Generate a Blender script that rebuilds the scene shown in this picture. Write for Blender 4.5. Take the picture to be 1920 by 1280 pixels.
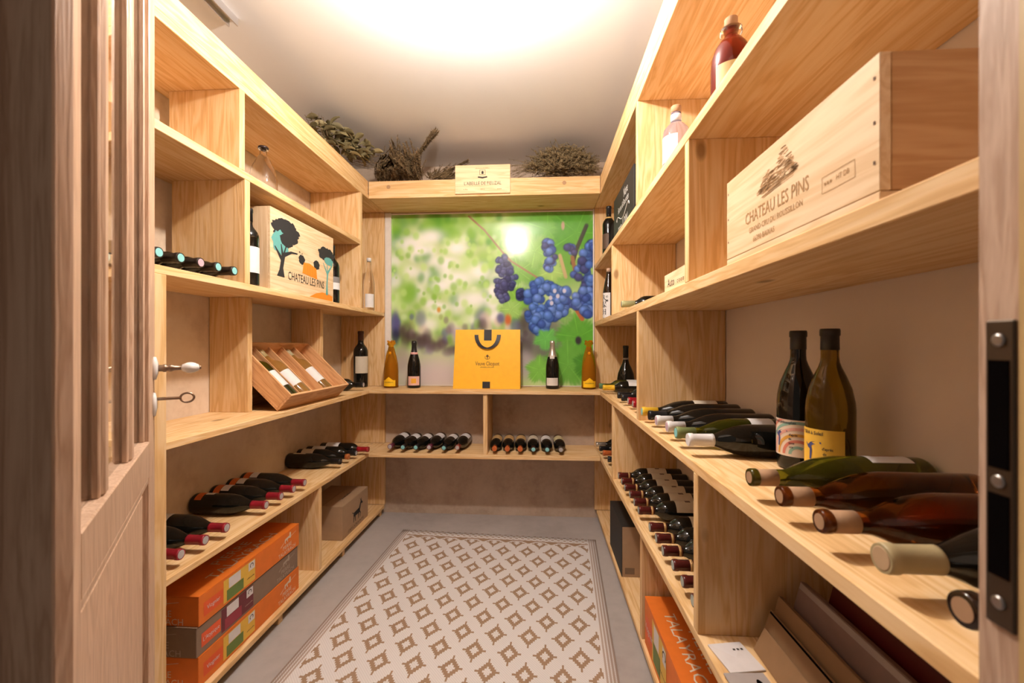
import bpy, bmesh, math, random
import numpy as np
from mathutils import Vector, Matrix, Euler
R = math.radians
random.seed(7)
scene = bpy.context.scene
C = scene.collection
for o in list(bpy.data.objects): bpy.data.objects.remove(o)

# ------------------------------------------------------------------ camera, world, light
cam_d = bpy.data.cameras.new('camera'); cam = bpy.data.objects.new('camera', cam_d); C.objects.link(cam)
cam.location = (0, 0, 1.17); cam.rotation_euler = (R(90), 0, R(3.72))
cam_d.sensor_width = 36; cam_d.lens = 15.0; cam_d.shift_y = 8/1920
cam_d.clip_start = 0.02
cam_d.dof.use_dof = True; cam_d.dof.focus_distance = 1.9; cam_d.dof.aperture_fstop = 5.0
scene.camera = cam
w = bpy.data.worlds.new('world'); scene.world = w; w.use_nodes = True
w.node_tree.nodes['Background'].inputs[0].default_value = (1.0, 0.80, 0.64, 1)
w.node_tree.nodes['Background'].inputs[1].default_value = 0.09
scene.view_settings.view_transform = 'Standard'; scene.view_settings.look = 'None'
scene.view_settings.gamma = 1.0; scene.view_settings.exposure = 0.75
scene.view_settings.use_curve_mapping = False
LAMP = (-0.25, 1.25, 2.285)
ld = bpy.data.lights.new('bulb_light', 'POINT'); ld.energy = 42; ld.color = (1.0, 0.90, 0.80); ld.shadow_soft_size = 0.035
lo = bpy.data.objects.new('bulb_light', ld); C.objects.link(lo); lo.location = LAMP

# ------------------------------------------------------------------ node helpers
def new_mat(name):
    m = bpy.data.materials.new(name); m.use_nodes = True
    nt = m.node_tree; return m, nt, nt.nodes['Principled BSDF']
def N(nt, typ, **kw):
    n = nt.nodes.new(typ)
    for k, v in kw.items(): setattr(n, k, v)
    return n
def L(nt, a, b): nt.links.new(a, b)
def math_n(nt, op, a, b=None, c=None):
    n = N(nt, 'ShaderNodeMath', operation=op)
    for i, v in enumerate((a, b, c)):
        if v is None: continue
        if isinstance(v, (int, float)): n.inputs[i].default_value = v
        else: L(nt, v, n.inputs[i])
    return n.outputs[0]
def mixc(nt, fac, a, b, mode='MIX'):
    n = N(nt, 'ShaderNodeMix', data_type='RGBA', blend_type=mode)
    for sock, v in ((n.inputs[0], fac), (n.inputs[6], a), (n.inputs[7], b)):
        if isinstance(v, (int, float)): sock.default_value = v
        elif isinstance(v, tuple): sock.default_value = v if len(v) == 4 else (*v, 1)
        else: L(nt, v, sock)
    return n.outputs[2]
def ramp(nt, fac, stops):
    n = N(nt, 'ShaderNodeValToRGB'); L(nt, fac, n.inputs[0])
    e = n.color_ramp.elements
    while len(e) < len(stops): e.new(0.5)
    for i, (p, c) in enumerate(stops): e[i].position = p; e[i].color = (*c, 1)
    return n.outputs[0]
def flat(name, col, rough=0.6, spec=0.5, metal=0, trans=0, ior=1.45, coat=0, alpha=1):
    m, nt, b = new_mat(name)
    b.inputs['Base Color'].default_value = (*col, 1); b.inputs['Roughness'].default_value = rough
    b.inputs['Metallic'].default_value = metal; b.inputs['Specular IOR Level'].default_value = spec
    b.inputs['Transmission Weight'].default_value = trans; b.inputs['IOR'].default_value = ior
    b.inputs['Coat Weight'].default_value = coat; b.inputs['Alpha'].default_value = alpha
    # faint tonal variation so that nothing is a dead flat colour
    if trans == 0 and metal == 0:
        tc = N(nt, 'ShaderNodeTexCoord'); no = N(nt, 'ShaderNodeTexNoise'); no.inputs['Scale'].default_value = 35
        L(nt, tc.outputs['Object'], no.inputs['Vector'])
        c = mixc(nt, no.outputs[0], tuple(x*0.9 for x in col), tuple(min(1, x*1.08) for x in col))
        L(nt, c, b.inputs['Base Color'])
    return m
def wood(name, axis, light, mid, dark, knots=True, rough=0.62, scale=1.0, bump=0.25):
    m, nt, b = new_mat(name)
    tc = N(nt, 'ShaderNodeTexCoord'); oi = N(nt, 'ShaderNodeObjectInfo')
    off = N(nt, 'ShaderNodeVectorMath', operation='SCALE'); off.inputs[0].default_value = (7.3, 5.1, 9.7)
    L(nt, oi.outputs['Random'], off.inputs[3])
    add = N(nt, 'ShaderNodeVectorMath', operation='ADD'); L(nt, tc.outputs['Object'], add.inputs[0]); L(nt, off.outputs[0], add.inputs[1])
    mp = N(nt, 'ShaderNodeMapping'); L(nt, add.outputs[0], mp.inputs[0])
    s = [9*scale, 9*scale, 9*scale]; s[axis] = 0.7*scale
    mp.inputs['Scale'].default_value = s
    n1 = N(nt, 'ShaderNodeTexNoise'); n1.inputs['Scale'].default_value = 2.2; n1.inputs['Detail'].default_value = 4; n1.inputs['Distortion'].default_value = 0.6
    L(nt, mp.outputs[0], n1.inputs['Vector'])
    wv = N(nt, 'ShaderNodeMath', operation='SINE'); mm = math_n(nt, 'MULTIPLY', n1.outputs[0], 42.0); L(nt, mm, wv.inputs[0])
    ring = math_n(nt, 'MULTIPLY_ADD', wv.outputs[0], 0.5, 0.5)
    n2 = N(nt, 'ShaderNodeTexNoise'); n2.inputs['Scale'].default_value = 14; n2.inputs['Detail'].default_value = 3
    L(nt, mp.outputs[0], n2.inputs['Vector'])
    f = math_n(nt, 'ADD', math_n(nt, 'MULTIPLY', ring, 0.42), math_n(nt, 'MULTIPLY', n2.outputs[0], 0.5))
    col = ramp(nt, f, [(0.18, light), (0.55, mid), (0.92, dark)])
    if knots:
        mp2 = N(nt, 'ShaderNodeMapping'); L(nt, add.outputs[0], mp2.inputs[0])
        s2 = [5.0, 5.0, 5.0]; s2[axis] = 2.6; mp2.inputs['Scale'].default_value = s2
        vo = N(nt, 'ShaderNodeTexVoronoi'); vo.inputs['Scale'].default_value = 1.0; L(nt, mp2.outputs[0], vo.inputs['Vector'])
        k = N(nt, 'ShaderNodeMapRange'); L(nt, vo.outputs['Distance'], k.inputs[0])
        k.inputs[1].default_value = 0.045; k.inputs[2].default_value = 0.085; k.inputs[3].default_value = 1; k.inputs[4].default_value = 0
        col = mixc(nt, math_n(nt, 'MULTIPLY', k.outputs[0], 0.75), col, tuple(x*0.42 for x in dark))
    # each board a slightly different tone
    hv = N(nt, 'ShaderNodeHueSaturation'); L(nt, col, hv.inputs['Color'])
    L(nt, math_n(nt, 'MULTIPLY_ADD', oi.outputs['Random'], 0.16, 0.93), hv.inputs['Value'])
    L(nt, hv.outputs[0], b.inputs['Base Color'])
    b.inputs['Roughness'].default_value = rough; b.inputs['Specular IOR Level'].default_value = 0.3
    bp = N(nt, 'ShaderNodeBump'); bp.inputs['Strength'].default_value = bump; bp.inputs['Distance'].default_value = 0.002
    L(nt, f, bp.inputs['Height']); L(nt, bp.outputs[0], b.inputs['Normal'])
    return m
P_L, P_M, P_D = (0.80, 0.565, 0.315), (0.73, 0.465, 0.215), (0.56, 0.30, 0.11)
PINE = [wood('pine_grain_%s' % a, i, P_L, P_M, P_D) for i, a in enumerate('xyz')]
BOXW = [wood('case_wood_%s' % a, i, (0.85, 0.65, 0.43), (0.78, 0.56, 0.34), (0.66, 0.43, 0.22), knots=False, bump=0.12) for i, a in enumerate('xyz')]
CASEW = [wood('larch_%s' % a, i, (0.72, 0.42, 0.21), (0.62, 0.33, 0.145), (0.42, 0.19, 0.07), knots=False, scale=1.3) for i, a in enumerate('xyz')]
OAK = wood('oak_frame', 2, (0.60, 0.42, 0.31), (0.52, 0.345, 0.245), (0.38, 0.235, 0.15), knots=False, rough=0.5, scale=2.0)
OAKD = wood('oak_door', 2, (0.60, 0.42, 0.30), (0.51, 0.34, 0.235), (0.37, 0.23, 0.145), knots=False, rough=0.45, scale=2.0)

def plaster(name, c1, c2, c3, sc=3.0, rough=0.85, bump=0.15):
    m, nt, b = new_mat(name)
    tc = N(nt, 'ShaderNodeTexCoord')
    n1 = N(nt, 'ShaderNodeTexNoise'); n1.inputs['Scale'].default_value = sc; n1.inputs['Detail'].default_value = 6; n1.inputs['Roughness'].default_value = 0.65
    L(nt, tc.outputs['Object'], n1.inputs['Vector'])
    n2 = N(nt, 'ShaderNodeTexNoise'); n2.inputs['Scale'].default_value = sc*9; n2.inputs['Detail'].default_value = 4
    L(nt, tc.outputs['Object'], n2.inputs['Vector'])
    f = math_n(nt, 'ADD', math_n(nt, 'MULTIPLY', n1.outputs[0], 0.8), math_n(nt, 'MULTIPLY', n2.outputs[0], 0.2))
    L(nt, ramp(nt, f, [(0.32, c3), (0.5, c2), (0.68, c1)]), b.inputs['Base Color'])
    b.inputs['Roughness'].default_value = rough
    bp = N(nt, 'ShaderNodeBump'); bp.inputs['Strength'].default_value = bump; bp.inputs['Distance'].default_value = 0.004
    L(nt, n2.outputs[0], bp.inputs['Height']); L(nt, bp.outputs[0], b.inputs['Normal'])
    return m
M_LIME = plaster('lime_plaster', (0.78, 0.655, 0.53), (0.71, 0.575, 0.445), (0.56, 0.42, 0.30), 3.5)
M_BACKW = plaster('raw_back_plaster', (0.60, 0.475, 0.38), (0.53, 0.41, 0.32), (0.40, 0.29, 0.215), 4.0)
M_RWALL = plaster('smooth_wall_paint', (0.79, 0.69, 0.61), (0.76, 0.66, 0.58), (0.72, 0.615, 0.535), 1.5, bump=0.04)
M_CEIL = plaster('ceiling_paint', (0.79, 0.79, 0.81), (0.775, 0.775, 0.795), (0.755, 0.755, 0.775), 1.0, bump=0.02)
M_FLOOR = plaster('polished_concrete', (0.47, 0.425, 0.405), (0.41, 0.37, 0.355), (0.33, 0.295, 0.28), 2.2, rough=0.5, bump=0.03)

# ------------------------------------------------------------------ mesh helpers
def link(o): C.objects.link(o); return o
def pm(o):      # full matrix of an object from its chain
    m = o.matrix_basis.copy()
    if o.parent: m = pm(o.parent) @ o.matrix_parent_inverse @ m
    return m
def obj(name, mesh, mat=None, parent=None, mtx=None, world=True):
    if isinstance(mesh, bmesh.types.BMesh):
        me = bpy.data.meshes.new(name); mesh.to_mesh(me); mesh.free(); mesh = me
    if mat is not None and len(mesh.materials) == 0: mesh.materials.append(mat)
    o = bpy.data.objects.new(name, mesh); link(o)
    if mtx is not None: o.matrix_basis = mtx
    if parent:
        o.parent = parent
        if world: o.matrix_parent_inverse = pm(parent).inverted()
    return o
def tag(o, label=None, cat=None, group=None, kind=None):
    if label: o['label'] = label
    if cat: o['category'] = cat
    if group: o['group'] = group
    if kind: o['kind'] = kind
    return o
def empty(name, loc=(0, 0, 0), mtx=None):
    o = bpy.data.objects.new(name, None); link(o); o.empty_display_size = 0.05
    if mtx is not None: o.matrix_basis = mtx
    else: o.location = loc
    return o
def bm_box(sx, sy, sz, bev=0.0, seg=1):
    bm = bmesh.new(); bmesh.ops.create_cube(bm, size=1)
    for v in bm.verts: v.co = Vector((v.co.x*sx, v.co.y*sy, v.co.z*sz))
    if bev > 0: bmesh.ops.bevel(bm, geom=bm.edges[:], offset=bev, segments=seg, affect='EDGES')
    return bm
def box(name, x0, x1, y0, y1, z0, z1, mat, parent=None, bev=0.0, rot=None):
    m = Matrix.Translation(((x0+x1)/2, (y0+y1)/2, (z0+z1)/2))
    if rot is not None: m = m @ rot
    return obj(name, bm_box(x1-x0, y1-y0, z1-z0, bev), mat, parent, m)
def board(name, x0, x1, y0, y1, z0, z1, parent, mats=PINE, bev=0.0015):
    d = (x1-x0, y1-y0, z1-z0); ax = d.index(max(d))
    return box(name, x0, x1, y0, y1, z0, z1, mats[ax], parent, bev)
def smooth(me):
    for p in me.polygons: p.use_smooth = True
def lathe(profile, seg=28, close=True):
    bm = bmesh.new(); rings = []
    for r, z in profile:
        rings.append([bm.verts.new((r*math.cos(2*math.pi*i/seg), r*math.sin(2*math.pi*i/seg), z)) for i in range(seg)])
    for a, b in zip(rings, rings[1:]):
        for i in range(seg):
            bm.faces.new((a[i], a[(i+1) % seg], b[(i+1) % seg], b[i]))
    if close:
        bm.faces.new(list(reversed(rings[0]))); bm.faces.new(rings[-1])
    return bm
def lathe_mesh(name, profile, seg=28):
    bm = lathe(profile, seg); me = bpy.data.meshes.new(name); bm.to_mesh(me); bm.free()
    for p in me.polygons: p.use_smooth = len(p.vertices) == 4
    return me
def patch_mesh(name, r, z0, z1, half, seg=18, top=None):
    bm = bmesh.new(); a = []; b = []
    for i in range(seg+1):
        t = -half + 2*half*i/seg
        zt = z1 + (top(i/seg) if top else 0)
        a.append(bm.verts.new((r*math.cos(t), r*math.sin(t), z0))); b.append(bm.verts.new((r*math.cos(t), r*math.sin(t), zt)))
    for i in range(seg): bm.faces.new((a[i], a[i+1], b[i+1], b[i]))
    me = bpy.data.meshes.new(name); bm.to_mesh(me); bm.free(); smooth(me); return me
_dg = None
def text_mesh(s, size, squash=1.0, bold=0.0):
    if s[0] == '~':      # lettering too small to read in the photograph: a row of small strokes
        n = int(s[1:]); q = random.Random(n); bm = bmesh.new(); a = size*0.55
        for i in range(n):
            x = (i-n/2)*a; h = size*(0.35 if q.random() < 0.6 else 0.55)
            bm.faces.new([bm.verts.new(p) for p in ((x, -size*.2, 0), (x+a*.62, -size*.2, 0), (x+a*.62, -size*.2+h, 0), (x, -size*.2+h, 0))])
        me = bpy.data.meshes.new('strokes'); bm.to_mesh(me); bm.free(); return me
    cu = bpy.data.curves.new('txt', 'FONT'); cu.body = s; cu.size = size; cu.align_x = 'CENTER'; cu.align_y = 'CENTER'
    cu.resolution_u = 2; cu.offset = bold
    t = bpy.data.objects.new('txt', cu); link(t)
    dg = bpy.context.evaluated_depsgraph_get(); dg.update()
    me = bpy.data.meshes.new_from_object(t.evaluated_get(dg)); bpy.data.objects.remove(t)
    if squash != 1.0:
        for v in me.vertices: v.co.x *= squash
    return me
def plane_mtx(origin, right, up):
    r = Vector(right).normalized(); u = Vector(up).normalized(); n = r.cross(u)
    m = Matrix((r, u, n)).transposed().to_4x4(); m.translation = Vector(origin); return m
def text(s, size, origin, right, up, mat, parent, squash=1.0, name='lettering', bold=0.0):
    return obj(name, text_mesh(s, size, squash, bold), mat, parent, plane_mtx(origin, right, up))
def poly(name, pts, origin, right, up, mat, parent):
    bm = bmesh.new(); bm.faces.new([bm.verts.new((x, y, 0)) for x, y in pts])
    return obj(name, bm, mat, parent, plane_mtx(origin, right, up))
def quad(name, w_, h_, origin, right, up, mat, parent):
    return poly(name, [(-w_/2, -h_/2), (w_/2, -h_/2), (w_/2, h_/2), (-w_/2, h_/2)], origin, right, up, mat, parent)
def polys(name, lst, origin, right, up, mat, parent):
    bm = bmesh.new()
    for pts in lst: bm.faces.new([bm.verts.new((x, y, 0)) for x, y in pts])
    return obj(name, bm, mat, parent, plane_mtx(origin, right, up))
def tube(pts, rad, seg=8, cap=True):
    bm = bmesh.new(); rings = []
    pts = [Vector(p) for p in pts]
    for i, p in enumerate(pts):
        d = (pts[min(i+1, len(pts)-1)] - pts[max(i-1, 0)]).normalized()
        a = d.orthogonal().normalized() if i == 0 else (a - d*a.dot(d)).normalized()
        b = d.cross(a); r = rad[i] if isinstance(rad, (list, tuple)) else rad
        rings.append([bm.verts.new(p + (a*math.cos(2*math.pi*k/seg) + b*math.sin(2*math.pi*k/seg))*r) for k in range(seg)])
    for q, s in zip(rings, rings[1:]):
        for k in range(seg):
            f = bm.faces.new((q[k], q[(k+1) % seg], s[(k+1) % seg], s[k])); f.smooth = True
    if cap: bm.faces.new(list(reversed(rings[0]))); bm.faces.new(rings[-1])
    return bm

# ------------------------------------------------------------------ key planes (metres)
XL, XR = -1.395, 0.69          # side walls
FL, FR = -1.08, 0.37           # shelf fronts
YB, YF = 2.94, 2.628           # back wall, front of the back shelves
ZC = 2.42
Y0L, Y0R = 0.44, 0.352
# ------------------------------------------------------------------ room shell
tag(box('floor', -2.2, 1.6, -1.2, YB+0.1, -0.1, 0, M_FLOOR), kind='structure')
tag(box('ceiling', -1.5, 0.8, 0.24, YB+0.1, ZC, ZC+0.1, M_CEIL), kind='structure')
tag(box('wall_left', XL-0.1, XL, 0.24, YB+0.1, 0, ZC, M_LIME), kind='structure')
tag(box('wall_right', XR, XR+0.1, 0.24, YB+0.1, 0, ZC, M_RWALL), kind='structure')
tag(box('wall_back', XL, XR, YB, YB+0.1, 0, ZC, M_BACKW), kind='structure')
wf = box('wall_front', XL, -0.62, 0.25, 0.335, 0, ZC, M_RWALL); tag(wf, kind='structure')
box('wall_front_side', 0.42, XR, 0.25, 0.335, 0, ZC, M_RWALL, wf)
box('wall_front_lintel', -0.62, 0.42, 0.25, 0.335, 2.12, ZC, M_RWALL, wf)

# aluminium rail on the ceiling
M_ALU = flat('brushed_aluminium', (0.62, 0.60, 0.60), 0.35, metal=0.9)
rail = empty('ceiling_rail', (-1.17, 1.2, ZC))
tag(rail, 'narrow aluminium rail fixed along the ceiling above the left shelves', 'rail')
box('channel_base', -1.19, -1.15, 0.85, 1.56, ZC-0.012, ZC, M_ALU, rail)
box('channel_lip', -1.19, -1.185, 0.85, 1.56, ZC-0.03, ZC-0.012, M_ALU, rail)
box('channel_lip', -1.155, -1.15, 0.85, 1.56, ZC-0.03, ZC-0.012, M_ALU, rail)
# ceiling lamp (just above the frame)
M_WHITE = flat('white_enamel', (0.8, 0.78, 0.75), 0.35)
lamp = empty('ceiling_lamp', (LAMP[0], LAMP[1], ZC)); tag(lamp, 'small white ceiling lamp with a bare bulb over the aisle', 'lamp')
obj('canopy', lathe_mesh('canopy', [(0.045, -0.02), (0.05, 0.0)]), M_WHITE, lamp, Matrix.Translation((LAMP[0], LAMP[1], ZC)))
obj('socket', lathe_mesh('socket', [(0.014, -0.09), (0.018, -0.06), (0.012, -0.02)]), M_WHITE, lamp, Matrix.Translation((LAMP[0], LAMP[1], ZC)))
lo.parent = lamp; lo.matrix_parent_inverse = pm(lamp).inverted()

# ------------------------------------------------------------------ door frame posts
jl = empty('trim_1', (-0.45, 0.29, 0)); tag(jl, kind='structure')
box('post', -0.62, -0.423, 0.345, 0.3625, 0, 2.12, OAK, jl, 0.0015)
box('outer_casing', -0.62, -0.475, 0.332, 0.345, 0, 2.12, OAK, jl, 0.0015)
jr = empty('trim_2', (0.36, 0.30, 0)); tag(jr, kind='structure')
box('post', 0.32, 0.42, 0.305, 0.335, 0, 2.12, OAK, jr, 0.002)
M_SEAL = flat('brass_seal', (0.55, 0.37, 0.16), 0.5)
box('seal_strip', 0.318, 0.42, 0.301, 0.305, 0, 2.12, M_SEAL, jr)
box('outer_post', 0.322, 0.42, 0.25, 0.301, 0, 2.12, OAK, jr, 0.002)
M_PLATE = flat('blackened_steel', (0.10, 0.075, 0.055), 0.38, metal=0.85)
M_DARK = flat('dark_hollow', (0.004, 0.003, 0.003), 0.9, spec=0.0)
M_SCREW = flat('steel_screw', (0.35, 0.33, 0.32), 0.3, metal=0.9)
# strike plate with two mortises and three screws on the right post
sy0, sy1, sz0, sz1 = 0.3075, 0.327, 0.975, 1.188
sp = obj('strike_plate', None or (lambda: (lambda bm: bm)(bm_box(0.003, sy1-sy0, sz1-sz0, 0.0012)))(), M_PLATE, jr, Matrix.Translation((0.3193, (sy0+sy1)/2, (sz0+sz1)/2)))
for za, zb in ((1.085, 1.16), (1.01, 1.067)):
    box('mortise', 0.3172, 0.3180, sy0+0.003, sy1-0.003, za, zb, M_DARK, sp)
for zc in (1.174, 1.076, 0.992):
    obj('screw', lathe_mesh('screw', [(0.0045, 0), (0.0045, 0.0008), (0.003, 0.0016)], 16), M_SCREW, sp, Matrix.Translation((0.3178, (sy0+sy1)/2, zc)) @ Matrix.Rotation(R(-90), 4, 'Y'))

# ------------------------------------------------------------------ door leaf (open, glazed, oak)
F = Vector((-0.90, 0.943, 0)); dl = Vector((0.616, -0.788, 0)).normalized()   # from free edge towards the hinge
nl = Vector((0.788, 0.616, 0)).normalized()                                     # towards the viewer's side
door = empty('door_1', F + dl*0.70); tag(door, kind='structure')
def leaf_box(name, s0, s1, n0, n1, z0, z1, mat, parent, bev=0.002):
    c = F + dl*((s0+s1)/2) + nl*((n0+n1)/2) + Vector((0, 0, (z0+z1)/2))
    m = Matrix((dl, nl, Vector((0, 0, 1)))).transposed().to_4x4(); m.translation = c
    return obj(name, bm_box(s1-s0, n1-n0, z1-z0, bev), mat, parent, m)
M_GLASS = flat('door_glass', (1, 1, 1), 0.02, trans=1.0, ior=1.45)
leaf_box('stile', 0.0, 0.085, -0.04, 0.0, 0.01, 2.08, OAKD, door)
leaf_box('stile', 0.635, 0.70, -0.04, 0.0, 0.01, 2.08, OAKD, door)
leaf_box('rail', 0.085, 0.635, -0.04, 0.0, 0.885, 0.962, OAKD, door)
leaf_box('rail', 0.085, 0.635, -0.04, 0.0, 0.01, 0.16, OAKD, door)
leaf_box('rail', 0.085, 0.635, -0.04, 0.0, 1.98, 2.08, OAKD, door)
for s0, s1 in ((0.252, 0.278), (0.468, 0.494)):
    leaf_box('glazing_bar', s0, s1, -0.034, -0.004, 0.962, 1.98, OAKD, door, 0.004)
for s0, s1 in ((0.085, 0.252), (0.278, 0.468), (0.494, 0.635)):
    leaf_box('pane', s0, s1, -0.022, -0.018, 0.962, 1.98, M_GLASS, door, 0)
    for q in (s0+0.0045, s1-0.0045):
        leaf_box('glazing_bead', q-0.0045, q+0.0045, -0.018, -0.008, 0.962, 1.98, OAKD, door, 0.002)
pnl = leaf_box('panel', 0.085, 0.635, -0.030, -0.014, 0.16, 0.885, OAKD, door, 0)
leaf_box('raised_field', 0.10, 0.62, -0.014, -0.010, 0.19, 0.852, OAKD, pnl, 0.002)
for z0, z1 in ((0.868, 0.885), (0.16, 0.175)):
    leaf_box('panel_moulding', 0.085, 0.635, -0.014, -0.002, z0, z1, OAKD, pnl, 0.004)
M_PORC = flat('white_porcelain', (0.75, 0.73, 0.72), 0.18, coat=0.6)
M_BRONZE = flat('aged_bronze', (0.30, 0.21, 0.15), 0.35, metal=0.9)
def leaf_axis(s, z, off=0.0):     # matrix whose Z axis leaves the leaf towards the viewer
    m = Matrix((dl, Vector((0, 0, 1)).cross(dl) * 0 + Vector((0, 0, 1)), nl)).transposed().to_4x4()
    m = Matrix((Vector((0, 0, 1)), nl.cross(Vector((0, 0, 1))), nl)).transposed().to_4x4()
    m.translation = F + dl*s + nl*off + Vector((0, 0, z)); return m
ov = Matrix.Diagonal((1.0, 0.62, 1, 1))
hd = obj('handle', lathe_mesh('rosette', [(0.027, 0), (0.026, 0.005), (0.012, 0.009)]), M_PORC, door, leaf_axis(0.022, 1.118) @ ov)
obj('spindle', lathe_mesh('spindle', [(0.0075, 0.008), (0.0075, 0.016), (0.009, 0.018), (0.009, 0.022), (0.0065, 0.025), (0.0085, 0.029), (0.0085, 0.033), (0.006, 0.038), (0.005, 0.055)], 18), M_BRONZE, hd, leaf_axis(0.022, 1.118))
kn = lathe_mesh('knob', [(0.003, -0.016), (0.011, -0.0135), (0.017, -0.006), (0.0185, 0), (0.017, 0.006), (0.011, 0.0135), (0.003, 0.016)], 24)
obj('knob', kn, M_PORC, hd, leaf_axis(0.022, 1.118, 0.068) @ Matrix.Diagonal((0.72, 1.0, 1.15, 1)))
obj('knob_stud', lathe_mesh('knob_stud', [(0.005, 0), (0.004, 0.004)], 14), M_BRONZE, hd, leaf_axis(0.022, 1.118, 0.085))
ke = obj('key_plate', lathe_mesh('key_plate', [(0.028, 0), (0.027, 0.004), (0.010, 0.007)]), M_PORC, door, leaf_axis(0.022, 1.035) @ ov)
obj('key_shank', lathe_mesh('key_shank', [(0.0035, 0.006), (0.0035, 0.05)], 12), M_BRONZE, ke, leaf_axis(0.022, 1.047))
ring = [Vector((0, 0.011*math.cos(t), 0.062 + 0.013*math.sin(t))) for t in [2*math.pi*i/20 for i in range(21)]]
obj('key_bow', tube([leaf_axis(0.022, 1.047) @ Vector((p.y, p.x, p.z)) for p in ring], 0.0025, 8, False), M_BRONZE, ke)

# ------------------------------------------------------------------ shelving units
left = empty('shelving_unit', (FL, 1.7, 0)); tag(left, 'pine plank shelving along the left wall beside the open door', 'shelving')
back = empty('shelving_unit', (-0.35, YB-0.1, 0)); tag(back, 'pine shelving across the end wall around the grape picture', 'shelving')
right = empty('shelving_unit', (FR, 1.7, 0)); tag(right, 'pine plank shelving along the right wall beside the strike plate', 'shelving')
g = 0.002
Z6, Z5, Z4 = 0.062, 0.492, 0.890
L3, L2, ZT = 1.400, 1.810, 2.098
R3, R2 = 1.330, 1.712
# left
board('top_board', XL+g, FL, Y0L, YB-g, ZT, ZT+0.027, left)
board('fascia', FL-0.028, FL, Y0L, YF-g, ZT+0.027, ZT+0.108, left)
board('shelf', XL+g, FL, Y0L, 2.508, L2-0.028, L2, left)
board('shelf', XL+g, FL, Y0L, YB-0.03, L3-0.025, L3, left)
board('shelf', XL+g, FL, Y0L, YB-0.03, Z4-0.023, Z4, left)
board('shelf', XL+g, FL, Y0L, YB-0.03, Z5-0.021, Z5, left)
board('shelf', XL+g, FL, Y0L, YB-0.03, Z6-0.022, Z6, left)
board('upright', FL-0.045, FL+0.002, 1.128, 1.168, 0, L3-0.0255, left)
board('divider', FL-0.27, FL, 1.472, 1.50, L2, ZT, left)
board('divider', FL-0.285, FL, 1.50, 1.528, L3, L2-0.028, left)
board('divider', XL+g, FL, 2.51, 2.538, L3, ZT, left)
board('divider', XL+g, FL-0.142, 1.715, 1.743, Z4, L3-0.025, left)
board('divider', XL+g, FL-0.142, 2.31, 2.338, Z4, L3-0.025, left)
board('divider', XL+g, FL-0.005, 2.035, 2.063, Z6, Z5-0.021, left)
board('upright', FL-0.30, FL-0.006, 0.46, 0.49, 0, Z6-0.022, left)
for y in (1.15, 1.72, 2.3, 2.86): board('foot', FL-0.06, FL-0.012, y, y+0.03, 0, Z6-0.022, left)
# end panels against the back wall (left and right) and their boards
board('end_panel', XL+g, FL, YB-0.028, YB-g, Z6, Z5-0.021, left); board('end_panel', XL+g, FL, YB-0.028, YB-g, Z5, Z4-0.023, left)
board('end_panel', XL+g, FL, YB-0.028, YB-g, Z4, L3-0.025, left); board('end_panel', XL+g, FL, YB-0.028, YB-g, L3, ZT, left)
# back
board('top_board', FL+g, FR-g, YF, YB-g, ZT, ZT+0.027, back)
board('fascia', FL+g, FR-g, YF, YF+0.028, ZT+0.027, ZT+0.108, back)
board('shelf', FL+g, FR-g, YF, YB-g, Z4-0.021, Z4, back)
board('shelf', FL+g, FR-g, YF, YB-g, Z5-0.025, Z5, back)
board('divider', -0.352, -0.325, YF+0.012, YB-g, Z5, Z4-0.021, back)
# right
board('top_board', FR, XR-g, Y0R, YB-g, ZT, ZT+0.027, right)
board('fascia', FR, FR+0.028, Y0R, YF-g, ZT+0.027, ZT+0.108, right)
board('shelf', FR, XR-g, Y0R, YB-0.03, R2-0.027, R2, right)
board('shelf', FR, XR-g, Y0R, YB-0.03, R3-0.029, R3, right)
board('shelf', FR, XR-g, Y0R, YB-0.03, Z4-0.024, Z4, right)
board('shelf', FR, XR-g, Y0R, YB-0.03, Z5-0.024, Z5, right)
board('shelf', FR+0.012, XR-g, Y0R, YB-0.03, Z6-0.022, Z6, right)
board('divider', FR, XR-g, 1.645, 1.675, R2, ZT, right)
board('divider', FR, XR-g, 1.09, 1.118, R3, R2-0.027, right)
board('divider', FR, XR-g, 2.21, 2.24, R3, R2-0.027, right)
board('divider', FR, XR-g, 1.63, 1.662, Z4, R3-0.029, right)
board('divider', FR, XR-g, 2.20, 2.23, Z5, Z4-0.024, right)
board('divider', FR, XR-g, 1.028, 1.056, Z5, Z4-0.024, right)
board('divider', FR+0.014, XR-g, 1.64, 1.668, Z6, Z5-0.024, right)
for y in (0.6, 1.2, 1.9, 2.6): board('foot', FR+0.03, FR+0.08, y, y+0.03, 0, Z6-0.022, right)
board('end_panel', FR, XR-g, YB-0.028, YB-g, Z6, Z5-0.024, right); board('end_panel', FR, XR-g, YB-0.028, YB-g, Z5, Z4-0.024, right)
board('end_panel', FR, XR-g, YB-0.028, YB-g, Z4, R3-0.029, right); board('end_panel', FR, XR-g, YB-0.028, YB-g, R3, R2-0.027, right)
board('end_panel', FR, XR-g, YB-0.028, YB-g, R2, ZT, right)
# dowel plugs in the beam fascia
M_DOWEL = flat('dowel_end', (0.42, 0.25, 0.13), 0.7)
for x in (-0.95, 0.15):
    obj('dowel_plug', lathe_mesh('dowel_plug', [(0.012, 0), (0.0115, 0.0015)], 18), M_DOWEL, back, Matrix.Translation((x, YF-0.0012, ZT+0.07)) @ Matrix.Rotation(R(90), 4, 'X') @ Matrix.Translation((0, 0, -0.0004)))

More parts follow.
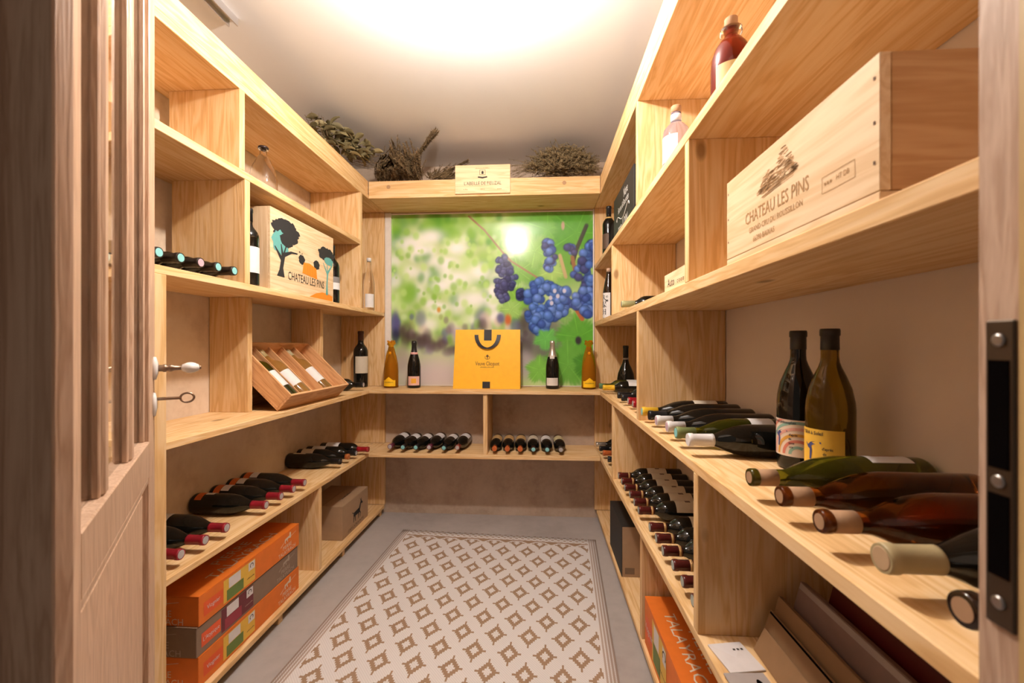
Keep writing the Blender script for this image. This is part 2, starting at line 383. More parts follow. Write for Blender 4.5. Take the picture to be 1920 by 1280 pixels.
# ------------------------------------------------------------------ mural print (flat print on a panel)
def mural():
    W, H = 1.395, 1.186; nx, ny = 400, 340
    U, V = np.meshgrid(np.linspace(0, 1, nx), np.linspace(0, 1, ny)); AX = U*W; AY = V*H
    rs = np.random.RandomState(5)
    img = np.zeros((ny, nx, 3)); img[:] = (0.62, 0.72, 0.36)
    def blob(cx, cy, rx, ry, col, a=1.0, hard=2.0, rot=0.0):
        dx, dy = AX-cx*W, AY-cy*H; c, s = math.cos(rot), math.sin(rot)
        d = ((dx*c+dy*s)/rx)**2 + ((-dx*s+dy*c)/ry)**2
        k = a*np.exp(-d**hard); img[:] = img*(1-k[..., None]) + np.array(col)*k[..., None]
    G1, G2, G3, Wt, Pk, Pu, Br = (0.36, 0.58, 0.10), (0.16, 0.38, 0.05), (0.62, 0.80, 0.30), (0.97, 0.95, 0.98), (0.78, 0.62, 0.60), (0.20, 0.16, 0.34), (0.16, 0.085, 0.08)
    for _ in range(300):
        x, y = rs.rand()*0.72, 0.32+rs.rand()*0.68
        col = [G1, G3, G3, Wt, G2, (0.72, 0.85, 0.5)][rs.randint(6)]
        if y > 0.86: col = [G1, G2, G1, G3][rs.randint(4)]
        r = 0.018+rs.rand()*0.045; blob(x, y, r, r*(0.7+rs.rand()*0.8), col, 0.7, 1.4)
    for x, y, rx, ry in ((0.10, 0.83, .10, .06), (0.20, 0.87, .09, .05), (0.15, 0.79, .08, .035), (0.27, 0.72, .11, .04), (0.33, 0.62, .13, .06), (0.25, 0.58, .07, .04), (0.33, 0.80, .08, .05), (0.45, 0.66, .08, .06), (0.42, 0.5, .12, .06), (0.24, 0.45, .07, .04), (0.52, 0.40, .06, .05)):
        blob(x, y, rx, ry, Wt, 0.85, 1.3)
    for _ in range(110):
        x, y = rs.rand()*0.65, 0.40+rs.rand()*0.50; r = 0.008+rs.rand()*0.02
        blob(x, y, r, r*1.2, [G1, G3, (0.5, 0.72, 0.2)][rs.randint(3)], 0.7)
    # ground and vine trunks, lower left
    for _ in range(90):
        x, y = rs.rand()*0.68, 0.20+rs.rand()*0.20; r = 0.015+rs.rand()*0.03
        blob(x, y, r, r*1.4, [Pu, Br, G1, Pk, (0.33, 0.22, 0.24), (0.45, 0.5, 0.2)][rs.randint(6)], 0.65)
    for i in range(14):
        t = i/13; blob(0.02+0.34*t, 0.31-0.13*t+0.02*math.sin(i*2.3), .04, .05-.02*t, Br, 0.75)
    blob(0.22, 0.05, .34, .16, (0.74, 0.62, 0.62), 0.95, 1.4); blob(0.05, 0.16, .06, .10, (0.55, 0.42, 0.40), 0.7)
    blob(0.45, 0.05, .2, .12, (0.66, 0.54, 0.55), 0.8); blob(0.02, 0.36, .03, .09, Pu, 0.9); blob(0.02, 0.28, .03, .06, (0.06, 0.05, 0.10), 0.8)
    # right: big leaves, sharp
    def leaf(cx, cy, r, col, rot=0.0, hard=9.0):
        dx, dy = AX-cx*W, AY-cy*H; th = np.arctan2(dy, dx)-rot; d = np.hypot(dx, dy)
        rr = r*(0.86+0.10*np.cos(5*th)+0.05*np.cos(9*th+1)+0.035*np.cos(31*th))
        k = 1/(1+np.exp((d-rr)/(r/hard/2)))
        vein = 1+0.22*np.clip(np.cos(5*th), 0, 1)**60*(d < rr)-0.12*(d/r)**2*(d < rr)+0.03*np.sin(AX*90+2*AY)*np.sin(AY*70)
        img[:] = img*(1-k[..., None]) + np.clip(np.array(col)*vein[..., None], 0, 1)*k[..., None]
    blob(0.86, 0.80, .30, .30, (0.22, 0.45, 0.07), 1.0, 2.0); blob(0.70, 0.88, .20, .14, (0.30, 0.55, 0.12), 0.9)
    blob(0.68, 0.30, .05, .26, (0.16, 0.10, 0.10), 0.75); blob(0.78, 0.25, .16, .22, (0.20, 0.13, 0.15), 0.85); blob(0.66, 0.12, .08, .10, (0.62, 0.52, 0.55), 0.8)
    for a in ((0.78, 0.90, .17, (0.27, 0.54, 0.10), .3), (0.92, 0.88, .19, (0.21, 0.47, 0.08), 1.2), (0.72, 0.78, .13, (0.42, 0.66, 0.20), 2.0), (0.64, 0.66, .10, (0.36, 0.58, 0.16), .6), (0.80, 0.66, .09, (0.50, 0.68, 0.22), 1.0), (0.97, 0.72, .10, (0.48, 0.66, 0.2), .2), (0.63, 0.50, .10, (0.33, 0.56, 0.10), .9), (0.60, 0.44, .08, (0.45, 0.65, 0.20), 1.9),
              (0.93, 0.28, .17, (0.20, 0.47, 0.07), .5), (0.88, 0.12, .17, (0.24, 0.50, 0.09), 1.6), (0.97, 0.12, .10, (0.16, 0.38, 0.06), .1), (0.77, 0.27, .085, (0.25, 0.56, 0.14), .9), (0.74, 0.09, .10, (0.33, 0.62, 0.12), 0.3), (0.865, 0.40, .06, (0.33, 0.50, 0.16), 2.2)): leaf(*a)
    blob(0.93, 0.26, .022, .03, (0.10, 0.07, 0.07), 1, 3); blob(0.855, 0.92, .012, .03, (0.6, 0.42, 0.30), 1, 3)
    blob(0.585, 0.38, .025, .04, (0.70, 0.16, 0.05), 0.9); blob(0.55, 0.39, .03, .04, Pu, 0.9); blob(0.24, 0.44, .014, .02, (0.75, 0.35, 0.05), 0.9)
    # branches
    def branch(pts, wd, col):
        for (xa, ya), (xb, yb) in zip(pts, pts[1:]):
            n = 40
            for i in range(n):
                t = i/n; blob(xa+(xb-xa)*t, ya+(yb-ya)*t, wd, wd, col, 0.6, 3)
    branch([(0.39, 0.985), (0.47, 0.90), (0.56, 0.77), (0.60, 0.72), (0.72, 0.63), (0.82, 0.55)], 0.007, (0.48, 0.27, 0.17))
    branch([(0.97, 0.92), (0.92, 0.78), (0.90, 0.70)], 0.014, (0.10, 0.09, 0.07)); branch([(0.84, 0.75), (0.87, 0.62)], 0.012, (0.62, 0.47, 0.25)); branch([(0.90, 0.74), (0.92, 0.62)], 0.013, (0.40, 0.20, 0.10)); branch([(0.92, 0.44), (0.95, 0.38)], 0.014, (0.55, 0.20, 0.08))
    # grapes
    def grape(cx, cy, r, col):
        dx, dy = (AX-cx*W)/r, (AY-cy*H)/r; d2 = dx*dx+dy*dy
        k = 1/(1+np.exp((np.sqrt(d2)-1)*14)); nz = np.sqrt(np.clip(1-d2, 0, 1))
        tone = 0.35+0.75*nz*(0.75+0.25*dy)+0.25*np.exp(-((dx+.25)**2+(dy-.35)**2)*6)
        img[:] = img*(1-k[..., None]) + np.clip(np.array(col)*tone[..., None], 0, 1)*k[..., None]
    def cluster(pts, r, cols, n, seed):
        rr = np.random.RandomState(seed); L_ = []
        for _ in range(n):
            (cx, cy, sx, sy) = pts[rr.randint(len(pts))]; a = rr.rand()*6.28; q = math.sqrt(rr.rand())
            L_.append((cx+sx*q*math.cos(a), cy+sy*q*math.sin(a)))
        for i, (x, y) in enumerate(L_): grape(x, y, r*(0.85+0.3*rr.rand()), cols[rr.randint(len(cols))])
    DK = [(0.13, 0.12, 0.30), (0.18, 0.17, 0.36), (0.09, 0.08, 0.2)]
    BL = [(0.16, 0.24, 0.62), (0.21, 0.31, 0.72), (0.13, 0.18, 0.50), (0.25, 0.34, 0.74)]
    cluster([(0.555, 0.70, .035, .05), (0.575, 0.62, .05, .07), (0.56, 0.55, .03, .06), (0.65, 0.52, .015, .03)], 0.021, DK, 110, 2)
    cluster([(0.785, 0.80, .022, .05), (0.80, 0.73, .025, .05), (0.78, 0.68, .015, .02), (0.89, 0.78, .03, .025)], 0.024, BL[2:]+DK[:1], 40, 3)
    cluster([(0.97, 0.72, .03, .06), (0.955, 0.64, .05, .04), (0.98, 0.58, .025, .04), (0.99, 0.80, .02, .02)], 0.028, BL[:3]+DK[:1], 44, 4)
    cluster([(0.97, 0.50, .03, .06), (0.93, 0.49, .05, .04), (0.97, 0.43, .02, .03)], 0.028, BL, 55, 6)
    cluster([(0.73, 0.55, .05, .06), (0.77, 0.48, .09, .08), (0.75, 0.40, .07, .05), (0.82, 0.44, .06, .05), (0.74, 0.34, .035, .035), (0.85, 0.52, .04, .04), (0.79, 0.56, .04, .03)], 0.029, BL, 190, 9)
    for x, y in ((0.815, 0.545), (0.83, 0.515), (0.862, 0.545), (0.795, 0.505), (0.80, 0.475)): blob(x, y, .013, .016, (0.75, 0.70, 0.80), 0.9, 3)
    leaf(0.77, 0.27, .07, (0.25, 0.56, 0.14), .9)
    img[:] = np.clip(img, 0.0, 1.0)**np.array([1.35, 1.2, 1.15])
    x0, z0 = -1.035, Z4+0.008
    me = bpy.data.meshes.new('printed_sheet')
    co = np.stack([U*W+x0, np.zeros_like(U), V*H+z0], -1).reshape(-1, 3)
    idx = np.arange(nx*ny).reshape(ny, nx)
    f = np.stack([idx[:-1, :-1], idx[:-1, 1:], idx[1:, 1:], idx[1:, :-1]], -1).reshape(-1, 4)
    me.vertices.add(nx*ny); me.vertices.foreach_set('co', co.ravel())
    me.loops.add(f.size); me.loops.foreach_set('vertex_index', f.ravel().astype(np.int32))
    me.polygons.add(len(f)); me.polygons.foreach_set('loop_start', np.arange(0, f.size, 4).astype(np.int32))
    me.update(calc_edges=True)
    ca = me.color_attributes.new('print', 'FLOAT_COLOR', 'POINT')
    ca.data.foreach_set('color', np.concatenate([img, np.ones((ny, nx, 1))], -1).ravel().astype(np.float32))
    m, nt, b = new_mat('glossy_print'); a = N(nt, 'ShaderNodeVertexColor'); a.layer_name = 'print'
    L(nt, a.outputs[0], b.inputs['Base Color']); b.inputs['Roughness'].default_value = 0.13; b.inputs['Specular IOR Level'].default_value = 0.5
    M_FRAME = flat('white_frame', (0.80, 0.74, 0.68), 0.5)
    root = empty('wall_picture', (-0.34, YB-0.02, Z4)); tag(root, 'large glossy picture of blue grapes and green vine leaves', 'picture')
    box('backing_board', FL+0.004, FR-0.004, YB-0.012, YB-0.003, Z4+0.002, ZT-0.004, M_FRAME, root)
    obj('printed_sheet', me, m, root, Matrix.Translation((0, YB-0.0135, 0)))
    box('frame_strip', FL+0.003, x0, YB-0.03, YB-0.012, Z4+0.002, ZT-0.004, M_FRAME, root, 0.001)
    box('frame_strip', x0+W, FR-0.003, YB-0.03, YB-0.012, Z4+0.002, ZT-0.004, M_FRAME, root, 0.001)
mural()

# ------------------------------------------------------------------ rug
def rug():
    m, nt, b = new_mat('woven_rug')
    tc = N(nt, 'ShaderNodeTexCoord'); sx = N(nt, 'ShaderNodeSeparateXYZ'); L(nt, tc.outputs['Object'], sx.inputs[0])
    X, Y = sx.outputs[0], sx.outputs[1]
    M = lambda op, a, b_=None, c=None: math_n(nt, op, a, b_, c)
    PX, PY, SX, SY = 0.135, 0.20, 0.0070, 0.0098
    def motif(ox, oy):
        fx = M('ABSOLUTE', M('SUBTRACT', M('FRACT', M('ADD', M('DIVIDE', X, PX), 50+ox)), 0.5))
        fy = M('ABSOLUTE', M('SUBTRACT', M('FRACT', M('ADD', M('DIVIDE', Y, PY), 50+oy)), 0.5))
        qx = M('FLOOR', M('ADD', M('DIVIDE', M('MULTIPLY', fx, PX), SX), 0.5)); qy = M('FLOOR', M('ADD', M('DIVIDE', M('MULTIPLY', fy, PY), SY), 0.5))
        d = M('ADD', qx, qy); mn = M('MINIMUM', qx, qy); mx = M('MAXIMUM', qx, qy)
        hole = M('LESS_THAN', d, 2.5)
        spike = M('MULTIPLY', M('LESS_THAN', mn, 0.5), M('LESS_THAN', d, 6.5))
        return M('MULTIPLY', M('MAXIMUM', M('LESS_THAN', d, 5.5), spike), M('SUBTRACT', 1.0, hole))
    pat = M('MAXIMUM', motif(0.0, 0.0), motif(0.5, 0.5))
    ax = M('ABSOLUTE', X); ay = M('ABSOLUTE', Y)
    inside = M('MULTIPLY', M('LESS_THAN', ax, 0.548), M('LESS_THAN', ay, 0.815))
    # zigzag line and dotted end border
    saw = M('ABSOLUTE', M('SUBTRACT', M('FRACT', M('ADD', M('DIVIDE', X, PX), 50.0)), 0.5))
    zig = M('MULTIPLY', M('GREATER_THAN', ay, M('ADD', 0.802, M('MULTIPLY', M('FLOOR', M('MULTIPLY', M('MINIMUM', saw, 0.25), 16)), 0.006))), M('LESS_THAN', ay, 0.838))
    row = M('FLOOR', M('DIVIDE', ay, 0.0185))
    dx = M('FRACT', M('ADD', M('DIVIDE', X, 0.036), M('MULTIPLY', row, 0.5)))
    dots = M('MULTIPLY', M('GREATER_THAN', ay, 0.842), M('MULTIPLY', M('MULTIPLY', M('GREATER_THAN', dx, 0.30), M('LESS_THAN', dx, 0.72)), M('MULTIPLY', M('GREATER_THAN', M('FRACT', M('DIVIDE', ay, 0.0185)), 0.25), M('LESS_THAN', M('FRACT', M('DIVIDE', ay, 0.0185)), 0.75))))
    stripes = M('MULTIPLY', M('GREATER_THAN', ax, 0.552), M('GREATER_THAN', M('FRACT', M('DIVIDE', ax, 0.0125)), 0.42))
    brown = M('MAXIMUM', M('MULTIPLY', pat, inside), M('MULTIPLY', M('LESS_THAN', ax, 0.55), M('MAXIMUM', zig, dots)))
    wav = N(nt, 'ShaderNodeTexWave', wave_type='BANDS', bands_direction='DIAGONAL'); wav.inputs['Scale'].default_value = 60; L(nt, tc.outputs['Object'], wav.inputs['Vector'])
    cream = mixc(nt, wav.outputs[1], (0.64, 0.605, 0.60), (0.72, 0.685, 0.68))
    col = mixc(nt, brown, cream, (0.335, 0.215, 0.135)); col = mixc(nt, M('MULTIPLY', stripes, 0.75), col, (0.36, 0.245, 0.18))
    L(nt, col, b.inputs['Base Color']); b.inputs['Roughness'].default_value = 0.8
    bp = N(nt, 'ShaderNodeBump'); bp.inputs['Strength'].default_value = 0.3; bp.inputs['Distance'].default_value = 0.001
    L(nt, wav.outputs[1], bp.inputs['Height']); L(nt, bp.outputs[0], b.inputs['Normal'])
    a = R(-3.1); c = Vector((-0.863, 2.655)); ex = Vector((math.cos(a), math.sin(a))); ey = Vector((-math.sin(a), math.cos(a)))
    ctr = c + ex*0.6 - ey*0.9
    bm = bmesh.new(); nx, ny = 24, 36; vs = []
    for j in range(ny+1):
        for i in range(nx+1):
            x, y = -0.6+1.2*i/nx, -0.9+1.8*j/ny
            z = 0.005+0.0016*math.sin(x*9+y*4)*math.sin(y*7) 
            vs.append(bm.verts.new((x, y, z)))
    for j in range(ny):
        for i in range(nx):
            q = j*(nx+1)+i; f = bm.faces.new((vs[q], vs[q+1], vs[q+nx+2], vs[q+nx+1])); f.smooth = True
    ed = [e for e in bm.edges if e.is_boundary]
    r = bmesh.ops.extrude_edge_only(bm, edges=ed)
    for v in [x for x in r['geom'] if isinstance(x, bmesh.types.BMVert)]: v.co.z = 0.0005
    mt = Matrix.Translation((ctr.x, ctr.y, 0)) @ Matrix.Rotation(a, 4, 'Z')
    tag(obj('rug', bm, m, None, mt), 'cream woven rug with brown stepped diamonds and striped edges', 'rug')
rug()

# ------------------------------------------------------------------ bottles
def glassy(name, col, trans=0.0, rough=0.05, ior=1.45):
    return flat(name, col, rough, 0.6, trans=trans, ior=ior, coat=0.0)
GL = dict(dark=glassy('dark_bottle_glass', (0.006, 0.006, 0.005)), green=glassy('green_bottle_glass', (0.17, 0.18, 0.015), 0.9, ior=1.4),
          brown=glassy('brown_bottle_glass', (0.02, 0.009, 0.005)), amber=glassy('amber_wine_glass', (0.30, 0.095, 0.014), 1.0, ior=1.4),
          gold=glassy('gold_wine_glass', (0.62, 0.36, 0.10), 0.7, ior=1.25), clear=glassy('clear_bottle_glass', (0.97, 0.95, 0.93), 1.0, ior=1.25),
          rum=glassy('rum_glass', (0.22, 0.02, 0.008), 0.7, ior=1.4), olive=glassy('olive_bottle_glass', (0.30, 0.19, 0.015), 0.9, ior=1.35), gin=glassy('violet_glass', (0.58, 0.58, 0.85), 0.92, ior=1.2))
K = {}
def cm(name, col, rough=0.45, metal=0.0):
    if name not in K: K[name] = flat(name, col, rough, metal=metal)
    return K[name]
PROF = {
 'bordeaux': [(.030, 0), (.0365, .003), (.0375, .008), (.0375, .185), (.0365, .197), (.032, .210), (.0235, .222), (.0170, .231), (.0150, .240), (.0145, .285), (.0158, .287), (.0158, .296), (.0148, .300)],
 'burgundy': [(.033, 0), (.0395, .003), (.0405, .008), (.0405, .145), (.0392, .160), (.0345, .185), (.0265, .207), (.0188, .225), (.0156, .235), (.0149, .244), (.0145, .284), (.0160, .286), (.0160, .295), (.0150, .298)],
 'champagne': [(.036, 0), (.0425, .003), (.0435, .009), (.0435, .135), (.0420, .155), (.0365, .185), (.0275, .215), (.0200, .238), (.0165, .255), (.0150, .285), (.0165, .287), (.0170, .300), (.0150, .312)],
 'slim': [(.028, 0), (.0345, .003), (.0355, .008), (.0350, .170), (.0330, .19), (.026, .225), (.0180, .255), (.0140, .275), (.0130, .325), (.0145, .327), (.0145, .338), (.0130, .341)],
 'sake': [(.030, 0), (.0345, .003), (.0350, .01), (.0350, .155), (.0335, .17), (.025, .22), (.0150, .262), (.0135, .28), (.0140, .30), (.0125, .304)],
 'rum': [(.035, 0), (.043, .005), (.044, .02), (.044, .10), (.0425, .128), (.035, .152), (.023, .170), (.0145, .178), (.014, .196)],
 'gin': [(.035, 0), (.0415, .004), (.0425, .015), (.0425, .15), (.039, .172), (.028, .187), (.0165, .196), (.016, .228)],
 'flask': [(.030, 0), (.044, .004), (.0475, .03), (.048, .06), (.043, .095), (.032, .125), (.020, .15), (.0150, .17), (.0140, .235), (.0155, .237), (.0155, .247), (.014, .25)],
}
def prof(kind, k=1.0): return [(r*k, z*k) for r, z in PROF[kind]]
def rad_at(p, z):
    for (r0, z0), (r1, z1) in zip(p, p[1:]):
        if z0 <= z <= z1: return r0 + (r1-r0)*(z-z0)/max(1e-6, z1-z0)
    return p[-1][0]
CACHE = {}
def cached(key, fn):
    if key not in CACHE: CACHE[key] = fn()
    return CACHE[key]
def dir_mtx(d):
    if d == 'up': return Matrix.Identity(4)
    z = Vector(d).normalized(); x = Vector((0, 0, 1)); x = (x - z*x.dot(z)).normalized(); y = z.cross(x)
    return Matrix((x, y, z)).transposed().to_4x4()
M_CORK = flat('cork', (0.40, 0.235, 0.13), 0.8)
def bottle(label, loc, d='up', roll=0, kind='bordeaux', glass='dark', cap=None, cap_len=0.05, end=None, labels=(), k=1.0, group=None, cork=False, name='wine_bottle', neck_band=None, cat='bottle'):
    """a bottle standing on / lying from its base point; labels = (z0, z1, half angle, colour name, colour)"""
    p = prof(kind, k); H = p[-1][1]; rb = max(r for r, z in p)
    if d == 'up': loc = Vector(loc) + Vector((0, 0, .0008))
    m = Matrix.Translation(loc) @ dir_mtx(d) @ Matrix.Rotation(R(roll), 4, 'Z')
    root = empty(name, mtx=m); tag(root, label, cat, group)
    gm = cached(('glass', kind, k, glass), lambda: lathe_mesh('glass_body', p, 32))
    obj('glass_body', gm, GL[glass], root, Matrix.Identity(4), False)
    if cap:
        def mk():
            z0 = H-cap_len*k; pr = [(rad_at(p, z0)+.0007, z0)] + [(r+.0007, z) for r, z in p if z > z0+.002]
            pr[-1] = (pr[-1][0], H+.0008); return lathe_mesh('capsule', pr, 28)
        me = cached(('cap', kind, k, cap_len, cap[0]), mk)
        c = obj('capsule', me, cm(*cap), root, Matrix.Identity(4), False)
        if end:
            de = cached(('end', kind, k, end[0]), lambda: lathe_mesh('capsule_end', [(p[-1][0]*0.86, 0), (p[-1][0]*0.8, .0006)], 20))
            obj('capsule_end', de, cm(*end), c, Matrix.Translation((0, 0, H+.0008)), False)
    if cork:
        ck = cached(('cork', kind, k), lambda: lathe_mesh('cork', [(.0100*k, -.0462*k), (.0151*k, -.046*k), (.0149*k, -.0135*k), (.0104*k, -.013*k), (.0104*k, .0006)], 20))
        obj('cork', ck, M_CORK, root, Matrix.Translation((0, 0, H)), False)
    for i, lb in enumerate(labels):
        z0, z1, half = lb[0]*k, lb[1]*k, lb[2]
        r = max(rad_at(p, z0), rad_at(p, z1))+.0006
        me = cached(('lab', kind, k, lb), lambda: patch_mesh('label', r, z0, z1, R(half)))
        obj('paper_label', me, cm(lb[3], lb[4], 0.6), root, Matrix.Identity(4), False)
    if neck_band:
        z0, z1 = neck_band[0]*k, neck_band[1]*k; r = max(rad_at(p, z0), rad_at(p, z1))+.0012
        me = cached(('band', kind, k, neck_band), lambda: lathe_mesh('neck_band', [(rad_at(p, z0)+.0012, z0), (rad_at(p, z1)+.0012, z1)], 28))
        obj('neck_band', me, cm(neck_band[2], neck_band[3]), root, Matrix.Identity(4), False)
    root['_h'] = H; root['_r'] = rb
    del root['_h'], root['_r']
    return root
def lay(label, side, y, z, tip=None, yaw=0.0, **kw):
    """lying bottle: side -1 points to -X (right unit), +1 points to +X (left unit)"""
    kd = kw.get('kind', 'bordeaux'); k = kw.get('k', 1.0); p = prof(kd, k); H = p[-1][1]; rb = max(r for r, _ in p)
    d = Vector((side*math.cos(yaw), math.sin(yaw), 0))
    tipx = tip if tip is not None else (FR+0.012 if side < 0 else FL-0.012)
    tipx = min(tipx, XR-.002-H) if side < 0 else max(tipx, XL+.002+H)     # keep the base clear of the wall
    base = Vector((tipx, y, z+rb+.0006)) - d*H
    return bottle(label, base, d, **kw)
RED = ('red_capsule', (0.27, 0.012, 0.022), 0.3); BLACK = ('black_capsule', (0.012, 0.012, 0.014), 0.35); WHITEC = ('white_capsule', (0.72, 0.70, 0.70), 0.4)
MAROON = ('maroon_capsule', (0.085, 0.012, 0.010), 0.25); YEL = ('yellow_capsule', (0.75, 0.45, 0.03), 0.35); GRN = ('green_capsule', (0.20, 0.24, 0.09), 0.4)
ORG = ('orange_capsule', (0.50, 0.12, 0.03), 0.3); PLUM = ('plum_capsule', (0.16, 0.03, 0.07), 0.35); SILV = ('silver_foil', (0.65, 0.62, 0.58), 0.3, 0.8)
TEAL = ('teal_seal', (0.25, 0.58, 0.60), 0.5); PINKS = ('pink_seal', (0.55, 0.38, 0.45), 0.5); GREYS = ('grey_seal', (0.45, 0.42, 0.42), 0.4)
CREAM = ('cream_label', (0.62, 0.55, 0.44)); PAPER = ('white_label', (0.74, 0.72, 0.72)); ORL = ('orange_label', (0.62, 0.14, 0.03)); TAN = ('tan_label', (0.55, 0.34, 0.14))

# -- left, third shelf: row of teal-sealed bottles
for i, (y, e) in enumerate(((1.1575, TEAL), (1.2335, TEAL), (1.3095, PINKS), (1.3855, TEAL), (1.4615, TEAL))):
    lay('dark bottle lying by the plank divider, %s seal on its end' % ('pink' if e is PINKS else 'pale teal'), 1, y, L3, tip=FL-0.012-0.004*(i % 2), cap=('brown_black_capsule', (0.02, 0.013, 0.010), 0.4), cap_len=0.055, end=e, group='teal sealed bottles on the third left shelf')
bottle('dark standing bottle with tall white label squeezed beside the painted case', (-1.128, 1.585, L3), roll=-35, k=1.0, labels=((.05, .15, 62, *PAPER),), cap=BLACK)
bottle('dark standing bottle with grey and white label behind the painted case', (-1.132, 2.26, L3), roll=-30, k=1.05, labels=((.07, .105, 60, *PAPER), (.105, .135, 60, 'grey_label', (0.22, 0.21, 0.21))), cap=BLACK)
bottle('clear slim empty bottle with small white label in the shelf corner', (-1.115, 2.725, L3), roll=-60, kind='slim', glass='clear', labels=((.018, .105, 48, *PAPER),), cap=WHITEC, cap_len=0.022)
# -- left worktop corner
bottle('large dark magnum with cream label standing in the left corner', (-1.215, 2.83, Z4), roll=-55, k=1.26, labels=((.075, .165, 58, *CREAM),), cap=('brown_capsule', (0.06, 0.02, 0.012), 0.3))
lay('black bottle lying behind the tilted wooden case', 1, 2.58, Z4, tip=-1.09, cap=BLACK, end=GREYS)
# -- left, shelf of red capsules
for y in (1.235, 1.331, 1.426):
    lay('burgundy bottle with red capsule lying nearest the shelf upright', 1, y, Z5, tip=FL-0.014, kind='burgundy', cap=RED, cap_len=0.06, end=GREYS, roll=20, labels=((.03, .045, 85, *ORL), (.05, .10, 70, *PAPER)), group='plain red capsule burgundy bottles')
for i, y in enumerate((1.64, 1.74, 1.832, 1.92)):
    lay('burgundy bottle with red capsule and orange banded label', 1, y, Z5, tip=FL-0.012, kind='burgundy', cap=RED, cap_len=0.06, end=GREYS, roll=(-48 if i == 0 else -15), labels=((.02, .048, 100, *ORL), (.05, .085, 62, *PAPER)), group='orange labelled burgundy bottles')
lay('dark burgundy bottle with cream label and black capsule on low left shelf', 1, 2.285, Z5, tip=FL-0.014, kind='burgundy', cap=BLACK, roll=-45, labels=((.03, .10, 60, *CREAM),))
lay('dark bottle with copper coloured capsule end on low left shelf', 1, 2.385, Z5, tip=FL-0.014, kind='burgundy', cap=('copper_capsule', (0.40, 0.12, 0.03), 0.3), cap_len=0.02, labels=((.03, .10, 60, *CREAM),))
lay('dark bottle with black capsule lying next to the left corner', 1, 2.48, Z5, tip=FL-0.02, cap=BLACK, end=GREYS, labels=((.04, .12, 60, *PAPER),))
lay('dark bottle with plain red capsule poking out at the corner', 1, 2.575, Z5, tip=FL+0.024, cap=('bright_red_capsule', (0.30, 0.008, 0.015), 0.3), cap_len=0.07, labels=((.04, .12, 60, *PAPER),))
# -- end wall, upper shelf
def wrapped(x, label):
    root = empty('wrapped_bottle', (x, 2.80, Z4+.0008)); tag(root, label, 'bottle', 'amber wrapped champagne bottles')
    m = glassy('amber_cellophane', (0.90, 0.42, 0.03), 0.8, 0.1, 1.1); CACHE.setdefault('cello', m); m = CACHE['cello']
    def mk():
        seg = 40; bm = bmesh.new(); rings = []
        pr = [(.036, 0), (.047, .004), (.0475, .05), (.046, .11), (.042, .16), (.033, .21), (.024, .24), (.019, .262), (.015, .275), (.019, .285), (.026, .298), (.024, .304)]
        for j, (r, z) in enumerate(pr):
            a = 0.02+0.10*(z/.30)**2
            rings.append([bm.verts.new(((r*(1+a*math.sin(9*t+j)+0.5*a*math.sin(17*t)))*math.cos(t), (r*(1+a*math.sin(9*t+j)))*math.sin(t), z+(0.012*math.sin(5*t+1) if j > 9 else 0))) for t in [2*math.pi*i/seg for i in range(seg)]])
        for a_, b_ in zip(rings, rings[1:]):
            for i in range(seg):
                f = bm.faces.new((a_[i], a_[(i+1) % seg], b_[(i+1) % seg], b_[i])); f.smooth = True
        bm.faces.new(list(reversed(rings[0]))); bm.faces.new(rings[-1])
        me = bpy.data.meshes.new('cellophane'); bm.to_mesh(me); bm.free(); return me
    obj('cellophane', cached('cello_me', mk), m, root, Matrix.Translation((x, 2.80, Z4+.0008)))
    inn = cached('cello_in', lambda: lathe_mesh('inner_bottle', [(r*0.86, z*0.86+.004) for r, z in PROF['champagne']], 24))
    obj('inner_bottle', inn, cm('golden_glass', (0.22, 0.07, 0.01), 0.1), root, Matrix.Translation((x, 2.80, Z4+.0008)))
    top = lambda t: 0.022*max(0, 1-abs(t-0.5)*3.2)
    lb = cached('cello_lb', lambda: patch_mesh('shield_label', .0492, .012, .052, R(52), 24, top))
    sh = obj('shield_label', lb, cm('yellow_shield', (0.88, 0.52, 0.01), 0.5), root, Matrix.Translation((x, 2.80, Z4+.0008)) @ Matrix.Rotation(R(-90), 4, 'Z'))
    tm = text_mesh('~10', 0.011)
    for v in tm.vertices:
        a = v.co.x/.0496; v.co = Vector((.0498*math.cos(a), .0498*math.sin(a), v.co.y+.038))
    obj('lettering', tm, cm('label_ink', (0.12, 0.06, 0.02)), sh, Matrix.Translation((x, 2.80, Z4+.0008)) @ Matrix.Rotation(R(-90), 4, 'Z'))
    bd = cached('cello_badge', lambda: lathe_mesh('badge', [(.009, 0), (.008, .0015)], 18))
    obj('badge', bd, cm('yellow_shield', (0.88, 0.52, 0.01)), root, Matrix.Translation((x, 2.80-.0225, Z4+.232)) @ Matrix.Rotation(R(90), 4, 'X'))
wrapped(-0.993, 'amber cellophane wrapped champagne bottle beside the left shelving')
wrapped(0.318, 'amber cellophane wrapped champagne bottle beside the right shelving')
bottle('dark champagne bottle with pink label and pink neck band', (-0.837, 2.80, Z4), roll=-78, kind='champagne', cap=('black_foil', (0.02, 0.018, 0.018), 0.3), cap_len=0.085, labels=((.018, .078, 55, 'pink_label', (0.80, 0.47, 0.40)), (.032, .064, 22, 'orange_patch', (0.85, 0.42, 0.03))), neck_band=(.222, .236, 'pink_band', (0.75, 0.40, 0.38)))
bottle('dark champagne bottle with silver foil and white label', (0.083, 2.80, Z4), roll=-95, kind='champagne', cap=SILV, cap_len=0.105, labels=((.022, .072, 55, 'off_white_label', (0.66, 0.62, 0.58)), (.195, .218, 26, 'off_white_label', (0.66, 0.62, 0.58))))
